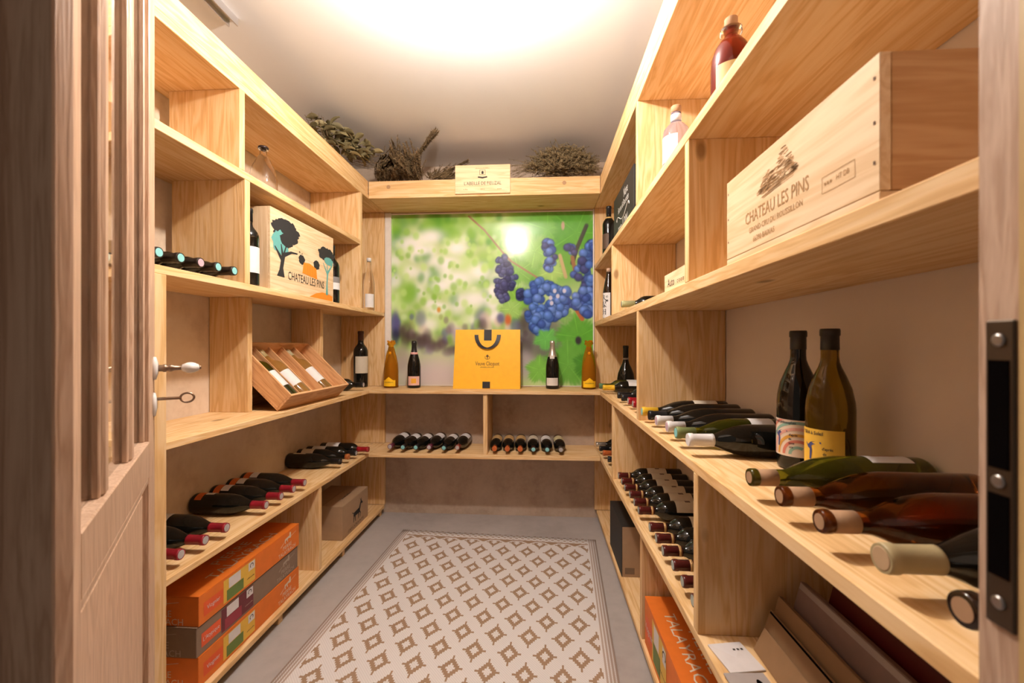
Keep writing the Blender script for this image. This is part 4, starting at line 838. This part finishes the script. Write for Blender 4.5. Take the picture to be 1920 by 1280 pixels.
def carton(label, x0, x1, y0, y1, z0, z1, mat, prt, face, wine, group=None, name='wine_carton', top_text=True, sticker=True):
    """face = -1: printed long face looks to -X; +1: looks to +X"""
    root = empty(name, ((x0+x1)/2, (y0+y1)/2, z0)); tag(root, label, 'carton', group)
    h = z1-z0; bd = box('carton_body', x0, x1, y0, y1, z0, z1-0.0025, mat, root, 0.0015)
    box('lid_flap', x0 if face < 0 else x0+0.10, x1-0.10 if face < 0 else x1, y0, y1, z1-0.0022, z1, mat, root)
    fx_ = x1+0.0006 if face > 0 else x0-0.0006; rt = (0, 1, 0) if face > 0 else (0, -1, 0); s = 1 if face > 0 else -1
    yc = (y0+y1)/2; Lh = (y1-y0); zc = (z0+z1)/2; hs = h/0.098
    fa = yc + s*Lh*0.34
    text('PIERRE', 0.023*hs, (fx_, fa, zc-0.012*hs), rt, up, prt, root, 0.95); text('TALAYRACH', 0.023*hs, (fx_, fa, zc-0.033*hs), rt, up, prt, root, 0.95)
    house_logo((fx_, fa, zc+0.004*hs), rt, up, prt, root, 0.9*hs)
    if sticker:
        cA, cB = (S_YEL, S_GRN) if wine == 'Viognier' else (S_WIN, S_CRI)
        lf = yc - s*Lh*0.5
        at = lambda q, dz: (fx_+s*0.0, lf+s*q, zc+dz)
        quad('sticker', 0.085, 0.045*hs, at(0.062, -0.005*hs), rt, up, S_RED, root)
        text(wine, 0.020*hs, (fx_+s*.0005, lf+s*0.062, zc-0.005*hs), rt, up, S_WHT, root, 0.85)
        lb = quad('wine_label', 0.165, 0.080*hs, at(0.19, 0), rt, up, cA, root)
        e = s*.0005
        quad('label_field', 0.085, 0.038*hs, (fx_+e, lf+s*0.165, zc-0.019*hs), rt, up, cB, lb); quad('label_field', 0.06, 0.036*hs, (fx_+e*1.2, lf+s*0.162, zc+0.020*hs), rt, up, S_WHT, lb)
        quad('label_field', 0.036, 0.030*hs, (fx_+e*1.2, lf+s*0.252, zc+0.022*hs), rt, up, S_WHT, lb)
        bm = bmesh.new(); n = 16; A = [bm.verts.new((.010*math.cos(t)*hs, .009*math.sin(t)*hs, 0)) for t in [math.pi*1.25-1.5*math.pi*i/n for i in range(n+1)]]; B = [bm.verts.new((.007*math.cos(t)*hs, .006*math.sin(t)*hs, 0)) for t in [math.pi*1.25-1.5*math.pi*i/n for i in range(n+1)]]
        for i in range(n): bm.faces.new((A[i], A[i+1], B[i+1], B[i]))
        obj('label_emblem', bm, INKB, lb, plane_mtx((fx_+e*2, lf+s*0.252, zc+0.023*hs), rt, up))
        text('~11', 0.007*hs, (fx_+e*2, lf+s*0.247, zc-0.018*hs), rt, up, INKB if wine == 'Viognier' else M_TAUPRINT, lb, 0.9)
    # end face towards the door
    xe = (x0+x1)/2
    text('PIERRE', 0.030*hs, (xe, y0-0.0006, zc-0.010*hs), (1, 0, 0), up, prt, root); text('TALAYRACH', 0.030*hs, (xe, y0-0.0006, zc-0.036*hs), (1, 0, 0), up, prt, root); house_logo((xe, y0-0.0006, zc+0.006*hs), (1, 0, 0), up, prt, root, 0.92*hs)
    if top_text:
        r2 = (0, 1, 0) if face > 0 else (0, -1, 0); u2 = (-1, 0, 0) if face > 0 else (1, 0, 0); zt = z1+.0006
        x_in = (x1-0.048) if face > 0 else (x0+0.055)
        text('TALAYRACH', 0.055, (x_in, yc+s*0.0, zt), r2, u2, M_IVORY, root, 1.15); text('PIERRE', 0.055, (x_in-s*0.055, yc, zt), r2, u2, M_IVORY, root, 1.15)
    return root
cz = Z6+0.0008; hC = 0.0985
carton('bottom orange wine carton of the stack on the left floor shelf', -1.375, -1.100, 1.31, 1.885, cz, cz+hC, O1, M_IVORY, 1, 'Viognier', top_text=False)
carton('taupe wine carton between two orange cartons', -1.378, -1.103, 1.305, 1.880, cz+hC+.0005, cz+2*hC, O2, M_TAUPRINT, 1, "L'Atypique", top_text=False)
carton('top orange wine carton with white lettering on its lid, left shelf', -1.374, -1.099, 1.31, 1.885, cz+2*hC+.0005, cz+3*hC, O1, M_IVORY, 1, 'Viognier')
carton('tall orange wine carton on the floor shelf of the right unit', 0.392, 0.66, 1.06, 1.625, cz, cz+0.172, O1, M_IVORY, -1, 'Viognier')
# goat carton
gc = empty('goat_carton', (-1.24, 2.53, Z6)); tag(gc, 'kraft cardboard carton printed with a black goat', 'carton')
gx0, gx1, gy0, gy1, gz1 = -1.365, -1.118, 2.355, 2.715, Z6+0.192
box('carton_body', gx0, gx1, gy0, gy1, Z6+.0008, gz1-0.0025, KRAFT, gc, 0.0015); box('lid_flap', gx0, -1.2430, gy0, gy1, gz1-0.0022, gz1, KRAFT, gc); box('lid_flap', -1.2405, gx1, gy0, gy1, gz1-0.0022, gz1, KRAFT, gc)
GB = cm('goat_ink', (0.02, 0.02, 0.02), 0.7); go = (gx1+.0006, 2.55, Z6+0.045)
goat = [[(-.062, .050), (-.055, .072), (.030, .078), (.045, .060), (.036, .040), (-.05, .040)], [(.025, .066), (.055, .112), (.072, .108), (.045, .050)], [(.050, .106), (.064, .126), (.086, .112), (.098, .100), (.090, .094), (.066, .100)], [(.060, .122), (.052, .142), (.058, .143), (.068, .124)], [(.069, .123), (.070, .142), (.076, .141), (.076, .120)], [(-.058, .045), (-.064, .0), (-.056, 0), (-.044, .044)], [(-.040, .044), (-.032, .0), (-.024, 0), (-.026, .044)], [(.020, .044), (.016, 0), (.024, 0), (.034, .044)], [(.034, .046), (.052, .028), (.046, .0), (.053, 0), (.062, .030), (.044, .056)], [(-.062, .066), (-.080, .080), (-.077, .084), (-.056, .073)], [(.084, .096), (.083, .078), (.088, .095)]]
polys('printed_goat', [[(x*0.85, y*0.78) for x, y in p] for p in goat], go, rl, up, GB, gc); text('LE BOUC A TROIS PATTES', 0.020, (gx1+.0006, 2.535, Z6+0.022), rl, up, GB, gc, 0.95); text('~9', 0.024, (-1.18, 2.54, gz1+.0006), rl, (-1, 0, 0), GB, gc)
# black and kraft carton, right floor shelf
bk = empty('black_carton', (0.51, 2.25, Z6)); tag(bk, 'black fronted carton with kraft end on the right floor shelf', 'carton')
box('carton_body', 0.395, 0.64, 2.075, 2.415, Z6+.0008, Z6+0.240, KRAFT, bk, 0.0015); box('front_sleeve', 0.3925, 0.3946, 2.075, 2.415, Z6+.0008, Z6+0.240, M_CHALK, bk); box('top_sleeve', 0.3925, 0.50, 2.075, 2.415, Z6+0.2405, Z6+0.243, M_CHALK, bk)
text('Le', 0.030, (0.50, 2.0742, Z6+0.185), (1, 0, 0), up, GB, bk); quad('barcode', 0.045, 0.03, (0.43, 2.0742, Z6+0.03), (1, 0, 0), up, cm('barcode_grey', (0.18, 0.12, 0.08)), bk)

# ------------------------------------------------------------------ yellow gift bag
bag = empty('paper_gift_bag', (-0.342, 2.78, Z4)); tag(bag, 'large yellow paper gift bag with black ribbon handle', 'bag')
M_YB = cm('bag_yellow', (0.93, 0.49, 0.022), 0.5); M_RIB = cm('black_ribbon', (0.018, 0.017, 0.02), 0.5)
bm = bmesh.new(); bx0, bx1 = -0.558, -0.126; zt = Z4+0.386
q = [(bx0-.006, 2.745, Z4+.0008), (bx1, 2.745, Z4+.0008), (bx1, 2.855, Z4+.0008), (bx0-.006, 2.855, Z4+.0008), (bx0+.004, 2.790, zt), (bx1-.002, 2.790, zt), (bx1-.002, 2.812, zt), (bx0+.004, 2.812, zt)]
vs = [bm.verts.new(p) for p in q]
for f in ((3, 2, 1, 0), (0, 1, 5, 4), (2, 3, 7, 6)): bm.faces.new([vs[i] for i in f])
for s_ in ((1, 2, 6, 5), (3, 0, 4, 7)):           # gusset folded inwards
    a_, b_, c_, d_ = [vs[i] for i in s_]; sx = -0.02 if s_[0] == 1 else 0.02
    mb_ = bm.verts.new(((a_.co+b_.co)/2)); mt_ = bm.verts.new(((c_.co+d_.co)/2)+Vector((sx, 0, 0)))
    bm.faces.new((a_, mb_, mt_, d_)); bm.faces.new((mb_, b_, c_, mt_))
obj('paper_body', bm, M_YB, bag)
bu = Vector((0, 0.045, 0.386)).normalized(); bo = lambda x, h: (x, 2.745+0.045*h/0.386-0.0008, Z4+h)
quad('ribbon_tab', 0.050, 0.072, bo(-0.340, 0.350), (1, 0, 0), bu, M_RIB, bag); quad('ribbon_tab', 0.050, 0.043, bo(-0.346, 0.026), (1, 0, 0), bu, M_RIB, bag)
bm = bmesh.new(); A = []; B = []
for i in range(25):
    t = math.pi+math.pi*i/24; x = -0.341+0.074*math.cos(t); h = 0.352+0.088*math.sin(t); wd = 0.013*(0.35+0.65*abs(math.cos(t)))
    p = Vector(bo(x, h)); p.y -= 0.014*abs(math.sin(t))+.001; nx_ = math.cos(t); nz_ = math.sin(t)
    A.append(bm.verts.new(p+Vector((nx_*wd, 0, nz_*wd)))); B.append(bm.verts.new(p-Vector((nx_*wd, 0, nz_*wd))))
for i in range(24): bm.faces.new((A[i], A[i+1], B[i+1], B[i]))
obj('ribbon_handle', bm, M_RIB, bag)
BIK = cm('bag_ink', (0.13, 0.06, 0.015))
text('Veuve Clicquot', 0.037, bo(-0.341, 0.163), (1, 0, 0), bu, BIK, bag, 0.68, bold=0.0003); text('~17', 0.010, bo(-0.341, 0.140), (1, 0, 0), bu, BIK, bag)
polys('printed_emblem', [[(-.016, -.006), (0, -.013), (.016, -.006), (.016, -.003), (0, -.010), (-.016, -.003)], [(-.016, .010), (-.013, .010), (-.013, -.004), (-.016, -.004)], [(.013, .010), (.016, .010), (.016, -.004), (.013, -.004)], [(-.002, -.010), (.002, -.010), (.002, .012), (-.002, .012)], [(-.010, .008), (0, .001), (.010, .008), (.006, .016), (0, .022), (-.006, .016)]], bo(-0.341, 0.202), (1, 0, 0), bu, BIK, bag)

# ------------------------------------------------------------------ paper bags and envelopes on the low right shelf
def flat_bag(name, label, xb, xt, zt_, y0, y1, thick, mat, fold_gap_mat=None, fold_gap_h=0.03):
    """flat paper bag standing on the shelf and leaning against the right wall, a slab with real thickness"""
    root = empty(name, (xb, (y0+y1)/2, Z5)); tag(root, label, 'paper bag')
    h = math.hypot(xt-xb, zt_-Z5); a = math.atan2(xt-xb, zt_-Z5)
    m = Matrix.Translation((xb, (y0+y1)/2, Z5+0.002)) @ Matrix.Rotation(a, 4, 'Y') @ Matrix.Translation((0, 0, h/2))
    bm = bm_box(thick, y1-y0, h, 0.0008)
    for v in bm.verts:
        v.co.x *= 0.45 + 0.55*(v.co.z/h+0.5)
    obj('paper_body', bm, mat, root, m)
    if fold_gap_mat: obj('top_fold_gap', bm_box(0.0012, (y1-y0)*0.985, fold_gap_h, 0), fold_gap_mat, root, m @ Matrix.Translation((-thick*0.5-0.0008, 0, h/2-fold_gap_h/2-0.002)))
    return root
KR2 = cm('kraft_paper', (0.28, 0.165, 0.08), 0.7); KR3 = cm('kraft_paper_dark', (0.27, 0.15, 0.07), 0.7); MAUVE = cm('mauve_paper', (0.24, 0.165, 0.155), 0.6); DRED = cm('dark_red_paper', (0.085, 0.006, 0.008), 0.35); GREY = cm('grey_paper', (0.36, 0.31, 0.29), 0.6); ENV = cm('envelope_white', (0.66, 0.61, 0.60), 0.6)
flat_bag('kraft_paper_bag', 'broad brown kraft paper bag leaning in front of the mauve bag', 0.515, 0.545, 0.600, 0.40, 1.005, 0.010, KR2)
flat_bag('mauve_paper_bag', 'mauve grey paper bag between the kraft bag and dark red bag', 0.540, 0.583, 0.645, 0.40, 0.985, 0.014, MAUVE, GREY, 0.012)
flat_bag('dark_red_paper_bag', 'shiny dark red paper bag leaning on the right wall', 0.568, 0.628, 0.710, 0.40, 0.93, 0.016, DRED)
flat_bag('thin_kraft_bag', 'thin brown folded kraft bag with painted dark gap beside the carrier bag', 0.494, 0.522, 0.572, 0.42, 1.0, 0.004, KR3, M_DARK, 0.004)  # near-black top strip paints in the shaded gap between the bags
flat_bag('small_kraft_bag', 'small pointed kraft bag low beside the grey carrier bag', 0.476, 0.500, 0.540, 0.42, 0.985, 0.003, KR3)
hb = empty('grey_carrier_bag', (0.424, 0.80, Z5)); tag(hb, 'flat grey carrier bag with oval handle slot lying on low right shelf', 'paper bag')
hm = Matrix.Translation((0.424, 0.80, Z5+0.0058)) @ Matrix.Rotation(R(4), 4, 'Z')
obj('paper_body', bm_box(0.082, 0.21, 0.004, 0.001), GREY, hb, hm)
bm = bmesh.new(); bm.faces.new([bm.verts.new((0.009*math.cos(t)+.018, 0.036*math.sin(t)+.05, 0)) for t in [2*math.pi*i/24 for i in range(24)]])
obj('handle_slot', bm, M_DARK, hb, hm @ Matrix.Translation((0, 0, 0.0026)))
ev = empty('envelope', (0.435, 0.965, Z5)); tag(ev, 'white paper envelope lying flat at the shelf edge beside the plank', 'envelope')
em = Matrix.Translation((0.424, 0.955, Z5+0.0026)) @ Matrix.Rotation(R(10), 4, 'Z')
obj('paper_body', bm_box(0.078, 0.085, 0.0036, 0.0008), ENV, ev, em)
text('~3', 0.016, em @ Vector((0.02, 0.02, 0.0024)), (1, 0.17, 0), (-0.17, 1, 0), INKB, ev)
bm = bmesh.new(); bm.faces.new([bm.verts.new(p) for p in ((-.038, .0418, 0), (-.001, -.004, 0), (.038, .0418, 0))]); obj('flap', bm, S_WHT, ev, em @ Matrix.Translation((0, 0, 0.0022)))

# ------------------------------------------------------------------ dried herb bunches on top
def needle_mesh(name, sprigs, seed, bd=0.3, ymin=-9, zmin=-9, corner=None):
    q = random.Random(seed); vs = []; fs = []
    for base, dr, ln, dens, nl_, wd in sprigs:
        b = Vector(base); d = Vector(dr).normalized(); bend = Vector((q.uniform(-bd, bd), q.uniform(-bd, bd), q.uniform(-bd, bd*.3)))
        n = max(4, int(ln*dens)); p = b.copy(); prev = None
        for i in range(n):
            t = i/n; dd = (d + bend*t).normalized(); p = p + dd*(ln/n); s = dd.orthogonal().normalized()*.0010*(1.2-t)
            k0 = len(vs); vs += [p-s, p+s]
            if prev is not None: fs.append((prev, prev+1, k0+1, k0))
            prev = k0
            if t > 0.12:
                for _ in range(4):
                    o = Vector((q.gauss(0, 1), q.gauss(0, 1), q.gauss(0, 1))).normalized(); v = (dd*0.8+o).normalized()*nl_*q.uniform(.6, 1.2); sd = v.cross(o).normalized()*wd if v.cross(o).length > 1e-6 else Vector((wd, 0, 0))
                    k = len(vs); vs += [p-sd, p+sd, p+v]; fs.append((k, k+1, k+2))
    for v in vs:
        v.z = max(min(v.z, ZC-.004), zmin); v.y = max(v.y, ymin)
        if corner and v.x < corner[0]: v.y = max(v.y, corner[1])
    me = bpy.data.meshes.new(name); me.from_pydata([tuple(v) for v in vs], [], fs); me.update(); return me
H1 = flat('dried_rosemary', (0.19, 0.125, 0.06), 0.8); H2 = flat('dried_thyme', (0.235, 0.17, 0.085), 0.8); LF = flat('dried_bay_leaf', (0.26, 0.21, 0.10), 0.6); LF2 = flat('dried_bay_leaf_dark', (0.15, 0.125, 0.06), 0.6)
ZH = ZT+0.110
def cl(v): return min(v, ZC-0.02)
q = random.Random(11); sp_ = []
def toward(b, t, j=.03): return tuple(t[k]-b[k]+q.uniform(-j, j) for k in range(3))
def dist(b, t): return math.sqrt(sum((t[k]-b[k])**2 for k in range(3)))
for i in range(330):
    b = (-1.045+q.random()*.30, 2.66+q.uniform(-.025, .05), ZH+.004+q.random()*.02); t = (b[0]*.62-.285+q.uniform(-.05, .05), 2.44+q.uniform(-.05, .14), ZH+.05+q.random()*.14)
    sp_.append((b, toward(b, t), dist(b, t)*q.uniform(.35, 1.05), 170, .013, .0018))
for k in range(9):
    b = (-0.86, 2.62, ZH+.02); t = (-0.595+.02*q.random(), 2.40, ZH+.190); sp_.append((b, toward(b, t, .016), dist(b, t), 220, .016, .0020))
hb2 = empty('dried_herb_bunch', (-0.9, 2.64, ZH)); tag(hb2, 'spiky dried rosemary bunch with one tall sprig on the end wall beam', 'dried herbs')
tag(obj('foliage', needle_mesh('foliage', sp_, 1, 0.12, zmin=ZH+.0004, corner=(-0.87, 2.53)), H1, hb2), kind='stuff')
sp_ = []
for i in range(120):
    b = (-0.70+q.random()*.14, 2.64+q.uniform(-.03, .04), ZH+.004+q.random()*.015); t = (b[0]+q.uniform(-.05, .14), 2.67, ZH+.03+q.random()*.06); sp_.append((b, toward(b, t), dist(b, t), 190, .012, .0018))
for k in range(5):
    b = (-0.66, 2.63, ZH+.01); t = (-0.45, 2.66, ZH+.125); sp_.append((b, toward(b, t, .012), dist(b, t), 220, .014, .0019))
hb4 = empty('dried_herb_sprig', (-0.6, 2.64, ZH)); tag(hb4, 'low loose dried sprigs beside the branded panel', 'dried herbs'); tag(obj('foliage', needle_mesh('foliage', sp_, 4, 0.12, ymin=2.632, zmin=ZH+.0004), H1, hb4), kind='stuff')
sp_ = []
for i in range(1100):
    a = q.uniform(0, 2*math.pi); rr = math.sqrt(q.random()); x = 0.135+.185*rr*math.cos(a); y = 2.615+.065*rr*math.sin(a); z = ZH+.012+.155*math.sqrt(max(0, 1-rr*rr))*q.uniform(.15, 1)
    sp_.append(((x, y, z), (q.uniform(-1, 1), q.uniform(-1, .3), q.uniform(-.3, .35)), .04+.05*q.random(), 190, .012, .0016))
for i in range(26):
    b = (0.03, 2.60, ZH+.05+q.uniform(-.03, .04)); t = (-0.26+.1*q.random(), 2.66, ZH+.08+q.uniform(-.05, .03)); sp_.append((b, toward(b, t), dist(b, t)*q.uniform(.6, 1), 150, .010, .0011))
for i in range(50):
    b = (0.24, 2.60, ZH+.10+q.uniform(-.06, .02)); t = (0.345, 2.60, ZH+.02); sp_.append((b, toward(b, t, .04), dist(b, t)*q.uniform(.6, .95), 160, .009, .0011))
hb3 = empty('dried_herb_bunch', (0.14, 2.62, ZH)); tag(hb3, 'domed bushy bunch of dried thyme on the end wall beam', 'dried herbs'); tag(obj('foliage', needle_mesh('foliage', sp_, 2, 0.3, zmin=ZH+.0004), H2, hb3), kind='stuff')
# bay leaf bunch on the left top board: every leaf its own piece
bb = empty('dried_bay_bunch', (-1.10, 2.30, ZH)); tag(bb, 'bunch of dried bay leaves on the left top board', 'dried herbs')
bm = bmesh.new(); nU, nV = 5, 4; grid = []
for i in range(nU+1):
    t = i/nU; hw = .017*math.sin(math.pi*min(1, t*0.96+.03))**.8
    grid.append([bm.verts.new((.068*t, hw*(2*j/nV-1), .010*math.sin(t*2.6)+.007*abs(2*j/nV-1))) for j in range(nV+1)])
for i in range(nU):
    for j in range(nV): f = bm.faces.new((grid[i][j], grid[i+1][j], grid[i+1][j+1], grid[i][j+1])); f.smooth = True
lm = [bpy.data.meshes.new('leaf'), None]; bm.to_mesh(lm[0]); bm.free(); lm[1] = lm[0].copy(); lm[0].materials.append(LF); lm[1].materials.append(LF2)
q = random.Random(21)
for i in range(130):
    t = q.random(); y = 2.13+.30*t+q.uniform(-.03, .03); x = -1.185+.165*t+q.uniform(-.04, .05)
    z = ZH+.030+q.random()*(.13-.05*t)
    obj('leaf', lm[q.randrange(2)], None, bb, Matrix.Translation((x, y, z)) @ Euler((q.uniform(-.9, .9), q.uniform(-.5, .6), q.uniform(-1.3, 2.2))).to_matrix().to_4x4())
sp_ = [((-1.15+q.uniform(-.05, .05), 2.16+q.random()*.15, ZH+.01), (q.uniform(-.35, .1), q.uniform(-.5, .0), .6+q.random()*.4), .10+.07*q.random(), 140, .010, .0012) for i in range(30)]
sp_ += [((-1.10+q.uniform(-.04, .05), 2.33+q.random()*.10, ZH+.02+q.random()*.05), (.6, .55, q.uniform(-.1, .4)), .10+.06*q.random(), 150, .010, .0012) for i in range(40)]
tag(obj('twigs', needle_mesh('twigs', sp_, 3), H1, bb), kind='stuff')
